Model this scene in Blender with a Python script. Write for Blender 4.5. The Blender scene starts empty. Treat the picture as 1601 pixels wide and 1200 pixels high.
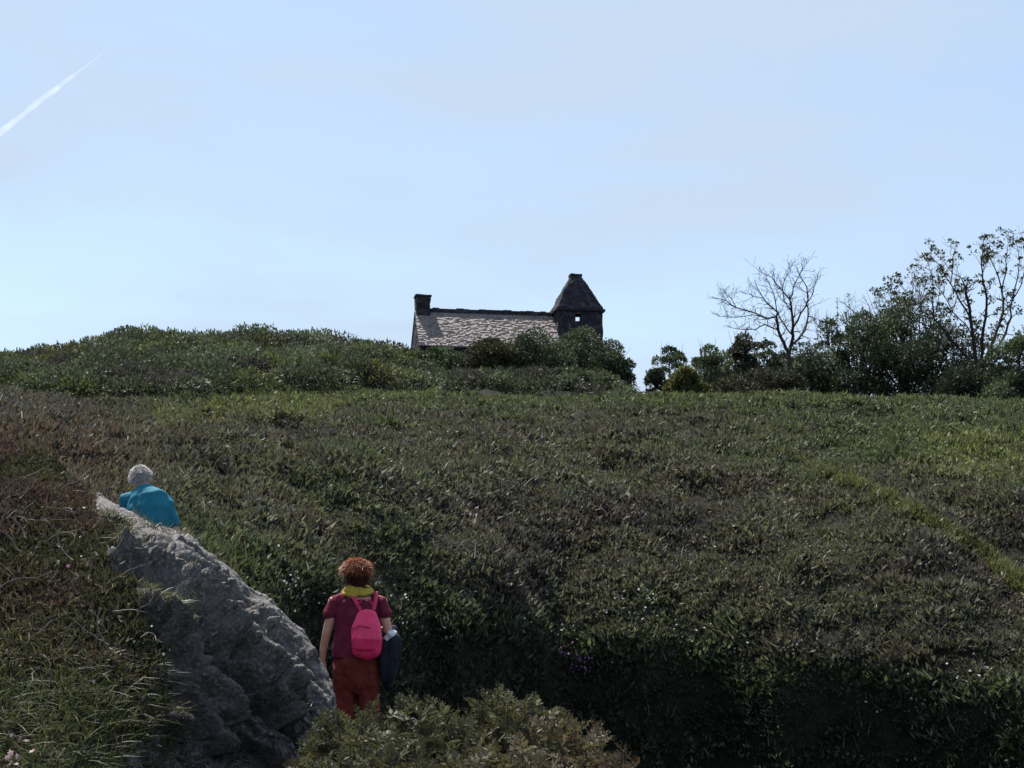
import bpy, bmesh, math, random
import numpy as np
from mathutils import Vector, Matrix

random.seed(7)
RNG = np.random.default_rng(11)
S = bpy.context.scene
COL = S.collection
R = math.radians

# ------------------------------------------------------------------ camera, world, sun, exposure
F = 2400.0                       # focal length in pixels of the 1601 px wide photograph
EYE = 1.6
PITCH = math.atan(350.0 / F)
cam_d = bpy.data.cameras.new('camera')
cam = bpy.data.objects.new('camera', cam_d)
COL.objects.link(cam)
cam.location = (0, 0, EYE)
cam.rotation_euler = (R(90) + PITCH, 0, 0)
cam_d.sensor_width = 36
cam_d.lens = 36 * F / 1601
cam_d.clip_start = 0.1
cam_d.clip_end = 20000
S.camera = cam

SUN_EL, SUN_AZ = 60.0, -31.0     # azimuth measured from +Y, negative is to the left
world = bpy.data.worlds.new('World')
S.world = world
world.use_nodes = True
nt = world.node_tree
N, Lk = nt.nodes, nt.links
N.clear()
sky = N.new('ShaderNodeTexSky')
sky.sky_type = 'NISHITA'
sky.sun_disc = False
sky.sun_elevation = R(SUN_EL)
sky.sun_rotation = R(SUN_AZ)
sky.air_density = 1.0
sky.dust_density = 0.6
sky.ozone_density = 2.0
tc = N.new('ShaderNodeTexCoord')
mp = N.new('ShaderNodeMapping')
mp.inputs['Rotation'].default_value = (0, R(-14), 0)
mp.inputs['Scale'].default_value = (2.0, 1.0, 7.5)
Lk.new(tc.outputs['Generated'], mp.inputs['Vector'])
no = N.new('ShaderNodeTexNoise')
no.inputs['Scale'].default_value = 1.5
no.inputs['Detail'].default_value = 5
no.inputs['Roughness'].default_value = 0.5
no.inputs['Distortion'].default_value = 0.35
Lk.new(mp.outputs['Vector'], no.inputs['Vector'])
cr = N.new('ShaderNodeMapRange')
cr.inputs['From Min'].default_value = 0.42
cr.inputs['From Max'].default_value = 0.62
cr.inputs['To Min'].default_value = 0.52
cr.inputs['To Max'].default_value = 0.92
Lk.new(no.outputs['Fac'], cr.inputs['Value'])
mx = N.new('ShaderNodeMix')
mx.data_type = 'RGBA'
mx.inputs['B'].default_value = (3.06, 3.72, 4.58, 1)      # thin cirrus veil
Lk.new(cr.outputs['Result'], mx.inputs['Factor'])
Lk.new(sky.outputs['Color'], mx.inputs['A'])
bg = N.new('ShaderNodeBackground')
bg.inputs['Strength'].default_value = 0.071
wo = N.new('ShaderNodeOutputWorld')
Lk.new(mx.outputs['Result'], bg.inputs['Color'])
Lk.new(bg.outputs['Background'], wo.inputs['Surface'])

sd = bpy.data.lights.new('sun', 'SUN')
sd.energy = 3.5
sd.angle = R(0.53)
sd.color = (1.0, 0.955, 0.88)
sun = bpy.data.objects.new('sun', sd)
COL.objects.link(sun)
el, az = R(SUN_EL), R(SUN_AZ)
SUNV = Vector((math.cos(el) * math.sin(az), math.cos(el) * math.cos(az), math.sin(el)))
sun.rotation_euler = SUNV.to_track_quat('Z', 'Y').to_euler()
sun.location = SUNV * 40

S.view_settings.view_transform = 'Standard'
S.view_settings.look = 'None'
S.view_settings.exposure = 1.45
S.view_settings.gamma = 1.0
S.render.engine = 'CYCLES'
S.cycles.max_bounces = 6
S.cycles.diffuse_bounces = 3
S.cycles.transparent_max_bounces = 8
S.cycles.volume_bounces = 1

# ------------------------------------------------------------------ helpers
CP, SP = math.cos(PITCH), math.sin(PITCH)


def Pnp(px, py, d):
    """point seen at photograph pixel (px, py) at forward ground distance d (arrays allowed)"""
    px = np.asarray(px, float); py = np.asarray(py, float); d = np.asarray(d, float)
    cx = (px - 800.5) / F
    cz = (600 - py) / F
    y = CP - cz * SP
    z = SP + cz * CP
    k = d / y
    return np.stack(np.broadcast_arrays(cx * k, d + 0 * cx, z * k + EYE), -1)


def P(px, py, d):
    return Vector(Pnp(px, py, d).tolist())


def to_px(p):
    p = np.asarray(p)
    x, y, z = p[..., 0], p[..., 1], p[..., 2] - EYE
    f = y * CP + z * SP
    u = -y * SP + z * CP
    return 800.5 + F * x / f, 600 - F * u / f


def _hash(ix, iy, iz, seed):
    h = (ix.astype(np.int64) * 374761393 + iy.astype(np.int64) * 668265263 + iz.astype(np.int64) * 2147483647 + seed * 974711) & 0xffffffff
    h = ((h ^ (h >> 13)) * 1274126177) & 0xffffffff
    h = (h ^ (h >> 16)) & 0xffffffff
    return h.astype(float) / 4294967295.0


def vnoise(p, seed=0):
    p = np.asarray(p, float)
    i = np.floor(p)
    f = p - i
    f = f * f * (3 - 2 * f)
    i = i.astype(np.int64)
    r = 0
    for dx in (0, 1):
        wx = f[..., 0] if dx else 1 - f[..., 0]
        for dy in (0, 1):
            wy = f[..., 1] if dy else 1 - f[..., 1]
            for dz in (0, 1):
                wz = f[..., 2] if dz else 1 - f[..., 2]
                r = r + wx * wy * wz * _hash(i[..., 0] + dx, i[..., 1] + dy, i[..., 2] + dz, seed)
    return r * 2 - 1


def fbm(p, oct=4, seed=0, gain=0.5):
    p = np.asarray(p, float)
    a, s, t = 1.0, 0, 0
    for o in range(oct):
        s = s + a * vnoise(p * (2.03 ** o) + 17.3 * o, seed + o)
        t += a
        a *= gain
    return s / t


def ridged(p, oct=4, seed=0, gain=0.5):
    a, s, t = 1.0, 0, 0
    for o in range(oct):
        s = s + a * (1 - 2 * np.abs(vnoise(p * (2.07 ** o) + 9.1 * o, seed + o)))
        t += a
        a *= gain
    return s / t


def smooth(a, b, x):
    t = np.clip((np.asarray(x, float) - a) / (b - a), 0, 1)
    return t * t * (3 - 2 * t)


def tag(o, label=None, cat=None, group=None, kind=None):
    if label: o['label'] = label
    if cat: o['category'] = cat
    if group: o['group'] = group
    if kind: o['kind'] = kind
    return o


def empty(name, loc=(0, 0, 0), rz=0.0):
    e = bpy.data.objects.new(name, None)
    COL.objects.link(e)
    e.location = loc
    e.rotation_euler = (0, 0, rz)
    e.empty_display_size = 0.2
    return e


def mesh_np(name, V, Q, mat, cols=None, parent=None, smooth_shade=False, loc=None):
    """V (n,3), Q (m,4) quads"""
    V = np.asarray(V, np.float32); Q = np.asarray(Q, np.int32)
    me = bpy.data.meshes.new(name)
    me.vertices.add(len(V)); me.vertices.foreach_set('co', V.ravel())
    k = Q.shape[1]
    me.loops.add(Q.size); me.loops.foreach_set('vertex_index', Q.ravel())
    me.polygons.add(len(Q))
    me.polygons.foreach_set('loop_start', np.arange(0, Q.size, k, dtype=np.int32))
    me.polygons.foreach_set('loop_total', np.full(len(Q), k, dtype=np.int32))
    if smooth_shade:
        me.polygons.foreach_set('use_smooth', np.ones(len(Q), bool))
    if cols is not None:
        c = np.ones((len(V), 4), np.float32)
        c[:, :3] = cols
        at = me.color_attributes.new('col', 'FLOAT_COLOR', 'POINT')
        at.data.foreach_set('color', c.ravel())
    me.update(calc_edges=True)
    me.validate()
    me.materials.append(mat)
    o = bpy.data.objects.new(name, me)
    COL.objects.link(o)
    if parent: o.parent = parent
    if loc is not None: o.location = loc
    return o


class Leaves:
    """many small kite shaped leaves / ribbons gathered into one mesh"""
    def __init__(self): self.V = []; self.Q = []; self.C = []; self.n = 0

    def add(self, V, Q, C):
        self.V.append(V); self.Q.append(Q + self.n); self.C.append(C); self.n += len(V)

    def kites(self, b, d, L, W, c, lift=0.12, tw=None):
        n = len(b)
        d = d / (np.linalg.norm(d, axis=1, keepdims=True) + 1e-9)
        a = RNG.normal(size=(n, 3)) if tw is None else tw
        s = np.cross(d, a); s /= (np.linalg.norm(s, axis=1, keepdims=True) + 1e-9)
        nn = np.cross(s, d)
        L = np.broadcast_to(L, n)[:, None]; W = np.broadcast_to(W, n)[:, None]
        m = b + d * L * 0.5 + nn * L * lift
        V = np.stack([b, m + s * W * 0.5, b + d * L, m - s * W * 0.5], 1).reshape(-1, 3)
        Q = np.arange(4 * n).reshape(n, 4)
        C = np.repeat(c, 4, axis=0)
        self.add(V, Q, C)

    def blades(self, b, d, L, W, c, droop=0.5, seg=3):
        n = len(b)
        d = d / (np.linalg.norm(d, axis=1, keepdims=True) + 1e-9)
        s = np.cross(d, np.array([0, 0, 1.0]) + RNG.normal(size=(n, 3)) * 0.4)
        s /= (np.linalg.norm(s, axis=1, keepdims=True) + 1e-9)
        h = d.copy(); h[:, 2] = 0
        L = np.broadcast_to(L, n)[:, None]; W = np.broadcast_to(W, n)[:, None]
        dr = (RNG.random((n, 1)) * droop)
        rows = []
        for k in range(seg + 1):
            t = k / seg
            p = b + d * L * t + (h * 0.9 - np.array([0, 0, 0.55])) * L * dr * t * t
            w = W * (1 - t) ** 0.7 + 0.0004
            rows += [p - s * w * 0.5, p + s * w * 0.5]
        V = np.stack(rows, 1).reshape(-1, 3)
        m = 2 * (seg + 1)
        base = (np.arange(n) * m)[:, None]
        q = np.concatenate([base + np.array([[2 * k, 2 * k + 1, 2 * k + 3, 2 * k + 2]]) for k in range(seg)], 0)
        self.add(V, q, np.repeat(c, m, axis=0))

    def build(self, name, mat, parent=None, loc=None):
        V = np.concatenate(self.V)
        if loc is not None: V = V - np.array(loc)[None]
        return mesh_np(name, V, np.concatenate(self.Q), mat, np.concatenate(self.C), parent)


class Tubes:
    def __init__(self): self.V = []; self.Q = []; self.n = 0

    def add(self, pts, rad, sides=6):
        pts = [Vector(p) for p in pts]
        if len(pts) < 2: return
        rings = []
        up = Vector((0.31, 0.77, 0.2))
        for i, p in enumerate(pts):
            t = (pts[min(i + 1, len(pts) - 1)] - pts[max(i - 1, 0)])
            if t.length < 1e-6: t = Vector((0, 0, 1))
            t.normalize()
            u = up - t * up.dot(t)
            if u.length < 1e-3: u = Vector((1, 0, 0)) - t * t.x
            u.normalize()
            v = t.cross(u)
            for k in range(sides):
                a = 2 * math.pi * k / sides
                q = p + (u * math.cos(a) + v * math.sin(a)) * rad[i]
                self.V.append((q.x, q.y, q.z))
        n0 = self.n
        for i in range(len(pts) - 1):
            for k in range(sides):
                a = n0 + i * sides + k; b = n0 + i * sides + (k + 1) % sides
                self.Q.append((a, b, b + sides, a + sides))
        # end caps: pinch with a quad fan over opposite vertices
        for base in (n0, n0 + (len(pts) - 1) * sides):
            if sides == 4: self.Q.append((base, base + 1, base + 2, base + 3))
            elif sides == 6:
                self.Q.append((base, base + 1, base + 2, base + 3)); self.Q.append((base, base + 3, base + 4, base + 5))
        self.n += len(pts) * sides

    def build(self, name, mat, parent=None, loc=None):
        V = np.array(self.V)
        if loc is not None: V = V - np.array(loc)[None]
        return mesh_np(name, V, np.array(self.Q), mat, None, parent, True)


# ------------------------------------------------------------------ materials
def new_mat(name):
    m = bpy.data.materials.new(name)
    m.use_nodes = True
    n = m.node_tree.nodes
    n.clear()
    out = n.new('ShaderNodeOutputMaterial')
    return m, n, m.node_tree.links, out


def leaf_mat(name, trans=0.35, rough=0.55, spec=0.35, tint=(1.15, 1.2, 0.82)):
    m, n, l, out = new_mat(name)
    at = n.new('ShaderNodeAttribute'); at.attribute_name = 'col'
    b = n.new('ShaderNodeBsdfPrincipled')
    b.inputs['Roughness'].default_value = rough
    b.inputs['Specular IOR Level'].default_value = spec
    l.new(at.outputs['Color'], b.inputs['Base Color'])
    tr = n.new('ShaderNodeBsdfTranslucent')
    mu = n.new('ShaderNodeMix'); mu.data_type = 'RGBA'; mu.blend_type = 'MULTIPLY'
    mu.inputs['Factor'].default_value = 1
    mu.inputs['B'].default_value = (*tint, 1)
    l.new(at.outputs['Color'], mu.inputs['A'])
    l.new(mu.outputs['Result'], tr.inputs['Color'])
    ms = n.new('ShaderNodeMixShader'); ms.inputs[0].default_value = trans
    l.new(b.outputs[0], ms.inputs[1]); l.new(tr.outputs[0], ms.inputs[2])
    l.new(ms.outputs[0], out.inputs[0])
    return m


def noise_mat(name, c1, c2, scale=5, rough=0.85, bump=0.3, bscale=None, spec=0.3, detail=8, dist=0.02, c3=None, c3s=1.5, lo=0.35, hi=0.65, stretch=None, attr=False):
    m, n, l, out = new_mat(name)
    tcn = n.new('ShaderNodeTexCoord')
    vec = tcn.outputs['Object']
    if stretch:
        mpn = n.new('ShaderNodeMapping')
        mpn.inputs['Rotation'].default_value = stretch[0]
        mpn.inputs['Scale'].default_value = stretch[1]
        l.new(vec, mpn.inputs['Vector']); vec = mpn.outputs['Vector']
    t = n.new('ShaderNodeTexNoise'); t.inputs['Scale'].default_value = scale; t.inputs['Detail'].default_value = detail
    t.inputs['Roughness'].default_value = 0.6
    l.new(vec, t.inputs['Vector'])
    r = n.new('ShaderNodeValToRGB')
    r.color_ramp.elements[0].position = lo; r.color_ramp.elements[0].color = (*c1, 1)
    r.color_ramp.elements[1].position = hi; r.color_ramp.elements[1].color = (*c2, 1)
    l.new(t.outputs['Fac'], r.inputs['Fac'])
    colr = r.outputs['Color']
    if c3 is not None:
        t3 = n.new('ShaderNodeTexNoise'); t3.inputs['Scale'].default_value = c3s; t3.inputs['Detail'].default_value = 6
        l.new(tcn.outputs['Object'], t3.inputs['Vector'])
        r3 = n.new('ShaderNodeValToRGB')
        r3.color_ramp.elements[0].position = 0.54; r3.color_ramp.elements[0].color = (0, 0, 0, 1)
        r3.color_ramp.elements[1].position = 0.62; r3.color_ramp.elements[1].color = (1, 1, 1, 1)
        l.new(t3.outputs['Fac'], r3.inputs['Fac'])
        mm = n.new('ShaderNodeMix'); mm.data_type = 'RGBA'
        l.new(r3.outputs['Color'], mm.inputs['Factor'])
        l.new(colr, mm.inputs['A']); mm.inputs['B'].default_value = (*c3, 1)
        colr = mm.outputs['Result']
    if attr:
        at = n.new('ShaderNodeAttribute'); at.attribute_name = 'col'
        mu = n.new('ShaderNodeMix'); mu.data_type = 'RGBA'; mu.blend_type = 'MULTIPLY'; mu.inputs['Factor'].default_value = 1
        l.new(colr, mu.inputs['A']); l.new(at.outputs['Color'], mu.inputs['B'])
        colr = mu.outputs['Result']
    b = n.new('ShaderNodeBsdfPrincipled')
    b.inputs['Roughness'].default_value = rough
    b.inputs['Specular IOR Level'].default_value = spec
    l.new(colr, b.inputs['Base Color'])
    if bump:
        t2 = n.new('ShaderNodeTexNoise'); t2.inputs['Scale'].default_value = bscale or scale * 3; t2.inputs['Detail'].default_value = 8
        l.new(vec, t2.inputs['Vector'])
        bp = n.new('ShaderNodeBump'); bp.inputs['Strength'].default_value = bump; bp.inputs['Distance'].default_value = dist
        l.new(t2.outputs['Fac'], bp.inputs['Height'])
        l.new(bp.outputs[0], b.inputs['Normal'])
    l.new(b.outputs[0], out.inputs[0])
    return m


M = {
    'soil': noise_mat('dark_soil', (0.008, 0.0075, 0.006), (0.018, 0.017, 0.012), 2.5, 0.95, 0.6, 9, 0.1, dist=0.08),
    'mound': noise_mat('mound_soil', (0.018, 0.014, 0.010), (0.055, 0.042, 0.028), 6, 0.95, 0.8, 22, 0.1, dist=0.04),
    'leaf': leaf_mat('leaf', 0.28, 0.62, 0.22),
    'dry': leaf_mat('dry_leaf', 0.22, 0.7, 0.22, (1.2, 1.0, 0.7)),
    'grass': leaf_mat('grass_blade', 0.32, 0.5, 0.35),
    'petal': leaf_mat('petal', 0.4, 0.6, 0.2, (1, 1, 1)),
    'bark': noise_mat('bark', (0.020, 0.016, 0.015), (0.060, 0.050, 0.045), 14, 0.9, 0.4, 40, 0.2, dist=0.01),
    'twig': noise_mat('dead_twig_bark', (0.09, 0.075, 0.065), (0.24, 0.205, 0.18), 9, 0.85, 0.3, 40, 0.2, dist=0.004),
    'rock': noise_mat('schist', (0.034, 0.031, 0.033), (0.130, 0.118, 0.117), 9, 0.85, 0.8, 34, 0.3, dist=0.02, c3=(0.155, 0.142, 0.13), c3s=38.0,
                      lo=0.30, hi=0.72),
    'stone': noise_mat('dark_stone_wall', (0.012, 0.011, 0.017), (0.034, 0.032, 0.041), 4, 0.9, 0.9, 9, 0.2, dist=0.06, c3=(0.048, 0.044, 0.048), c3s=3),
    'slate': noise_mat('stone_roof_slab', (0.125, 0.108, 0.112), (0.245, 0.215, 0.216), 3.5, 0.9, 0.4, 14, 0.15, dist=0.02, c3=(0.19, 0.17, 0.15), c3s=2.2, attr=True),
    'skin': noise_mat('skin', (0.42, 0.22, 0.16), (0.50, 0.28, 0.20), 12, 0.5, 0.1, 60, 0.3, dist=0.002),
    'maroon': noise_mat('maroon_cotton', (0.095, 0.012, 0.028), (0.14, 0.018, 0.04), 9, 0.85, 0.35, 14, 0.15, dist=0.02),
    'rust': noise_mat('rust_red_cloth', (0.095, 0.018, 0.016), (0.15, 0.028, 0.022), 26, 0.9, 0.4, 12, 0.12, dist=0.02),
    'pink': noise_mat('pink_nylon', (0.60, 0.02, 0.10), (0.72, 0.03, 0.13), 8, 0.45, 0.3, 16, 0.4, dist=0.01),
    'pinkd': noise_mat('pink_nylon_dark', (0.36, 0.012, 0.06), (0.44, 0.018, 0.075), 8, 0.5, 0.3, 16, 0.35, dist=0.01),
    'yellow': noise_mat('yellow_scarf', (0.28, 0.20, 0.03), (0.38, 0.28, 0.05), 14, 0.85, 0.4, 30, 0.15, dist=0.01),
    'navy': noise_mat('navy_cloth', (0.007, 0.008, 0.014), (0.014, 0.016, 0.026), 10, 0.85, 0.5, 12, 0.2, dist=0.02),
    'white': noise_mat('white_cloth', (0.50, 0.50, 0.52), (0.66, 0.66, 0.68), 10, 0.85, 0.3, 20, 0.2, dist=0.01),
    'teal': noise_mat('teal_cotton', (0.012, 0.12, 0.175), (0.018, 0.155, 0.22), 6, 0.8, 0.45, 8, 0.15, dist=0.03),
    'redhair': noise_mat('red_hair', (0.16, 0.045, 0.018), (0.42, 0.14, 0.06), 30, 0.55, 0.8, 60, 0.4, dist=0.01),
    'darkhair': noise_mat('dark_nape_hair', (0.05, 0.02, 0.015), (0.09, 0.035, 0.02), 30, 0.6, 0.8, 60, 0.4, dist=0.01),
    'whitehair': noise_mat('white_hair', (0.40, 0.38, 0.38), (0.66, 0.64, 0.63), 30, 0.55, 0.8, 55, 0.4, dist=0.01),
    'hairm': leaf_mat('hair_strands', .15, .5, .35, (1.1, 1, .9)),
    'shoe': noise_mat('shoe_leather', (0.03, 0.022, 0.018), (0.06, 0.045, 0.035), 10, 0.7, 0.2, 30),
    'grey': noise_mat('grey_trouser', (0.07, 0.07, 0.08), (0.11, 0.11, 0.12), 10, 0.9, 0.2, 30),
}

# ------------------------------------------------------------------ main terrain: profiles (forward distance, height or photo row)
PXC = [-1600, -400, 0, 200, 400, 550, 700, 900, 1100, 1350, 1600, 2100, 3300]
# knots: z values near, 'photo rows' from the bank top on
PROF = {
    -1600: [(1, 0), (9, .3), (12.5, 1.2), (15, 1.6), (15.5, 1.7), (17, -820), (22, -700), (28, -640), (45, -610), (52, -590), (62, -560), (80, -600), (400, -960)],
    -400:  [(1, 0), (9, .3), (12.5, 1.2), (15, 1.6), (15.5, 1.7), (17, -820), (22, -700), (28, -640), (45, -610), (52, -600), (62, -575), (80, -600), (400, -960)],
    0: [(1, 0), (9, .3), (12.5, 1.1), (15, 1.5), (15.5, 1.6), (17, -820), (20, -720), (26, -660), (44, -622), (49, -610), (62, -586), (80, -620), (400, -960)],
    200: [(1, 0), (9, .1), (12.3, 1.0), (15, 1.2), (16.3, 1.3), (17.6, -840), (20.6, -760), (27, -700), (43, -652), (48, -630), (63, -543), (80, -590), (400, -960)],
    400: [(1, 0), (9, 0), (13, .6), (16, .4), (18.4, .3), (19.3, -905), (22.0, -800), (28, -710), (43, -645), (50, -630), (64, -544), (82, -590), (400, -960)],
    550: [(1, 0), (9, -.1), (13.3, .35), (16, -.5), (20.9, -.9), (21.8, -925), (24.2, -815), (29, -715), (44, -643), (52, -627), (64, -560), (82, -600), (400, -960)],
    700: [(1, 0), (8.5, -.2), (12.5, -.4), (17, -2.2), (23.9, -2.6), (24.6, -978), (26.0, -860), (30, -740), (46, -636), (55, -624), (70, -590), (82, -604), (400, -960)],
    900: [(1, 0), (8, -.6), (12.5, -1.6), (18, -3.3), (26.1, -3.6), (26.8, -1012), (28.2, -890), (31.8, -755), (46, -634), (56, -622), (70, -596), (82, -608), (400, -960)],
    1100: [(1, 0), (8, -1.0), (12.5, -2.2), (18, -3.8), (25.8, -4.0), (26.5, -1048), (28.1, -910), (31.8, -770), (46, -632), (56, -634), (62, -642), (80, -680), (400, -980)],
    1350: [(1, 0), (8, -1.0), (12.5, -2.4), (18, -3.9), (24.7, -4.2), (25.4, -1078), (27.3, -930), (31, -790), (46, -633), (56, -633), (62, -640), (80, -680), (400, -980)],
    1600: [(1, 0), (8, -1.0), (12.5, -2.4), (18, -3.9), (23.3, -4.2), (24.0, -1102), (26.6, -950), (31, -790), (45, -634), (56, -633), (62, -640), (80, -680), (400, -980)],
    2100:  [(1, 0), (8, -1.0), (12.5, -2.0), (17, -3.4), (20.6, -3.8), (22.0, -1130), (28, -950), (35, -800), (46, -620), (56, -616), (62, -624), (80, -670), (400, -980)],
    3300:  [(1, 0), (8, -.6), (12.5, -1.2), (17, -2.4), (19.6, -2.8), (21.5, -1130), (28, -950), (35, -800), (46, -620), (56, -616), (62, -624), (80, -670), (400, -980)],
}
KR = np.array([[k[0] for k in PROF[p]] for p in PXC], float)
KZ = np.zeros_like(KR)
for i, p in enumerate(PXC):
    for j, (r_, v_) in enumerate(PROF[p]):
        KZ[i, j] = Pnp(800.5, -v_, r_)[2] if v_ < -100 else v_


def interp_cols(px, K):
    """smooth interpolation of every knot across px"""
    px = np.clip(px, PXC[0], PXC[-1])
    i = np.clip(np.searchsorted(PXC, px) - 1, 0, len(PXC) - 2)
    a = np.array(PXC)[i]; b = np.array(PXC)[i + 1]
    t = ((px - a) / (b - a))[..., None]
    im = np.clip(i - 1, 0, len(PXC) - 1); ip = np.clip(i + 2, 0, len(PXC) - 1)
    m0 = (K[i + 1] - K[im]) * 0.5; m1 = (K[ip] - K[i]) * 0.5
    # catmull-rom, damped
    m0 = m0 * 0.6; m1 = m1 * 0.6
    t2, t3 = t * t, t * t * t
    return K[i] * (2 * t3 - 3 * t2 + 1) + K[i + 1] * (3 * t2 - 2 * t3) + m0 * (t3 - 2 * t2 + t) + m1 * (t3 - t2)


def terrain_z(px, r):
    px = np.asarray(px, float); r = np.asarray(r, float)
    px, r = np.broadcast_arrays(px, r)
    sh = px.shape
    px = px.ravel(); r = r.ravel()
    kr = interp_cols(px, KR); kz = interp_cols(px, KZ)
    x_ = (px - 800.5) / F * r / CP
    wv = fbm(np.stack([x_ * .38, r * .25, 0 * r], -1), 3, 401) * 1.15 + fbm(np.stack([x_ * 1.3, r * .6, 0 * r], -1), 2, 405) * .45
    r0_ = r
    r = r + wv * smooth(16.5, 20, r) * (1 - smooth(33, 42, r))
    z = np.zeros(len(px))
    for off, w in ((-1.0, .2), (-.4, .3), (.4, .3), (1.0, .2)):
        rr = np.clip(r + off * np.clip(r * 0.012, 0.02, 3), 1, 3000)
        j = np.clip((kr <= rr[:, None]).sum(1) - 1, 0, kr.shape[1] - 2)
        idx = np.arange(len(px))
        a, b = kr[idx, j], kr[idx, j + 1]
        t = np.clip((rr - a) / (b - a), 0, 1.0)
        z += w * (kz[idx, j] * (1 - t) + kz[idx, j + 1] * t)
    r = r0_
    x = (px - 800.5) / F * r / CP
    q = np.stack([x, r, 0 * x], -1)
    amp = smooth(12, 22, r)
    far = 1 - smooth(60, 130, r)
    z = z + amp * far * (fbm(q * 0.22, 3, 3) * 0.38 + fbm(q * 0.8, 3, 8) * 0.30 + fbm(q * 2.2, 2, 18) * 0.10)
    z = z - np.clip(r - 400, 0, 1e9) * 0.012
    return z.reshape(sh)


def ground_pt(px, r):
    px = np.asarray(px, float); r = np.asarray(r, float)
    z = terrain_z(px, r)
    x = (px - 800.5) / F * r / CP
    return np.stack(np.broadcast_arrays(x, r, z), -1)


def ground_px(px, r):
    """ground point whose seen column really is px at height z"""
    z = float(terrain_z(px, r))
    f = r * CP + (z - EYE) * SP
    return np.array([(px - 800.5) / F * f, r, z])


cols_ = np.concatenate([np.linspace(-1600, -400, 30, endpoint=False), np.linspace(-400, 2000, 420, endpoint=False), np.linspace(2000, 3300, 30)])
rows_ = np.concatenate([np.linspace(1, 14, 40, endpoint=False), np.linspace(14, 30, 150, endpoint=False), np.linspace(30, 90, 200, endpoint=False), np.geomspace(90, 3000, 40)])
gx, gr = np.meshgrid(cols_, rows_)
GV = ground_pt(gx, gr)
nr, nc = gx.shape
idx = np.arange(nr * nc).reshape(nr, nc)
Qd = np.stack([idx[:-1, :-1], idx[:-1, 1:], idx[1:, 1:], idx[1:, :-1]], -1).reshape(-1, 4)
gobj = mesh_np('hillside', GV.reshape(-1, 3), Qd, M['soil'], None, None, True)
tag(gobj, kind='structure')
# ground behind and around the camera so the sheet is closed there
bm = bmesh.new()
vs = [bm.verts.new(v) for v in ((-60, -60, -0.6), (60, -60, -0.6), (60, 1.6, -0.25), (-60, 1.6, -0.25))]
bm.faces.new(vs)
me = bpy.data.meshes.new('near_ground'); bm.to_mesh(me); bm.free()
me.materials.append(M['soil'])
o = bpy.data.objects.new('near_ground', me); COL.objects.link(o); tag(o, kind='structure')


# ------------------------------------------------------------------ ground cover on the slope
def C3(*c): return np.array(c, float)

OLIVE = C3(0.086, 0.084, 0.058); BROWN = C3(0.080, 0.070, 0.060); PURP = C3(0.052, 0.044, 0.048)
GREEN = C3(0.062, 0.083, 0.036); LIME = C3(0.142, 0.152, 0.060); STRAW = C3(0.17, 0.150, 0.105)
BANK_SHADE = C3(0.030, 0.040, 0.026); RED = C3(0.088, 0.063, 0.056); GREYG = C3(0.095, 0.100, 0.082)
GORSE = C3(0.076, 0.092, 0.064)


def line_d(px, py, pts):
    """distance in photo px to a polyline"""
    best = np.full(px.shape, 1e9)
    for (x0, y0), (x1, y1) in zip(pts[:-1], pts[1:]):
        dx, dy = x1 - x0, y1 - y0
        t = np.clip(((px - x0) * dx + (py - y0) * dy) / (dx * dx + dy * dy), 0, 1)
        best = np.minimum(best, np.hypot(px - x0 - t * dx, py - y0 - t * dy))
    return best


def cover_colour(p, px, py):
    n1 = fbm(p * np.array([.35, .35, .35]), 4, 21)
    n2 = fbm(p * 0.9, 3, 31)
    n3 = fbm(p * 2.6, 2, 41)
    n = len(p)
    c = np.tile(OLIVE, (n, 1))

    def mixc(c, k, w):
        w = np.clip(w, 0, 1)[:, None]
        return c * (1 - w) + k[None] * w
    c = mixc(c, BROWN, smooth(-.15, .35, n2))
    c = mixc(c, PURP, smooth(.0, .4, n1) * .75)
    c = mixc(c, GREYG, smooth(.05, .35, n3) * .5)
    c = mixc(c, GREEN, smooth(.0, .45, -n1) * .45)
    # greener, lusher ground towards the upper right and along the brow
    g = smooth(900, 1500, px) * (1 - smooth(700, 790, py + n2 * 60)) + (1 - smooth(618, 668, py + n2 * 22)) * smooth(150, 320, px)
    c = mixc(c, (GREEN * .8 + OLIVE * .35), np.clip(g, 0, 1) * .85)
    g2 = smooth(1380, 1500, px) * smooth(665, 690, py) * (1 - smooth(735, 775, py)) * .75
    g2 = g2 + (1 - smooth(0, 26, line_d(px, py, [(250, 655), (400, 640), (520, 640)]))) * .75
    g2 = g2 + (1 - smooth(618, 640, py)) * .30
    c = mixc(c, LIME, np.clip(g2, 0, 1) * (0.65 + .35 * n3))
    ln_ = 1 - smooth(3, 11 , line_d(px, py, [(1230, 715), (1330, 755), (1430, 805), (1520, 862), (1640, 950)]) - smooth(1300, 1600, px) * 4 + n3 * 5)
    c = mixc(c, LIME * .7, ln_ * (.35 + .6 * smooth(1220, 1400, px)))
    # dead bracken on the left
    rd = (1 - smooth(130, 260, px + n2 * 60)) * smooth(640, 680, py)
    c = mixc(c, RED, rd * .85)
    rp = (1 - smooth(120, 220, px + n2 * 60)) * smooth(590, 620, py) * (1 - smooth(650, 680, py))
    c = mixc(c, PURP * 1.5, rp * .6)
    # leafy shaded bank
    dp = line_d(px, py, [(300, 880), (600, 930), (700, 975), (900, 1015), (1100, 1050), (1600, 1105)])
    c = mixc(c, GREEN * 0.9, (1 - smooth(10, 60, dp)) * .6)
    return c, n1, n2, n3


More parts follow.
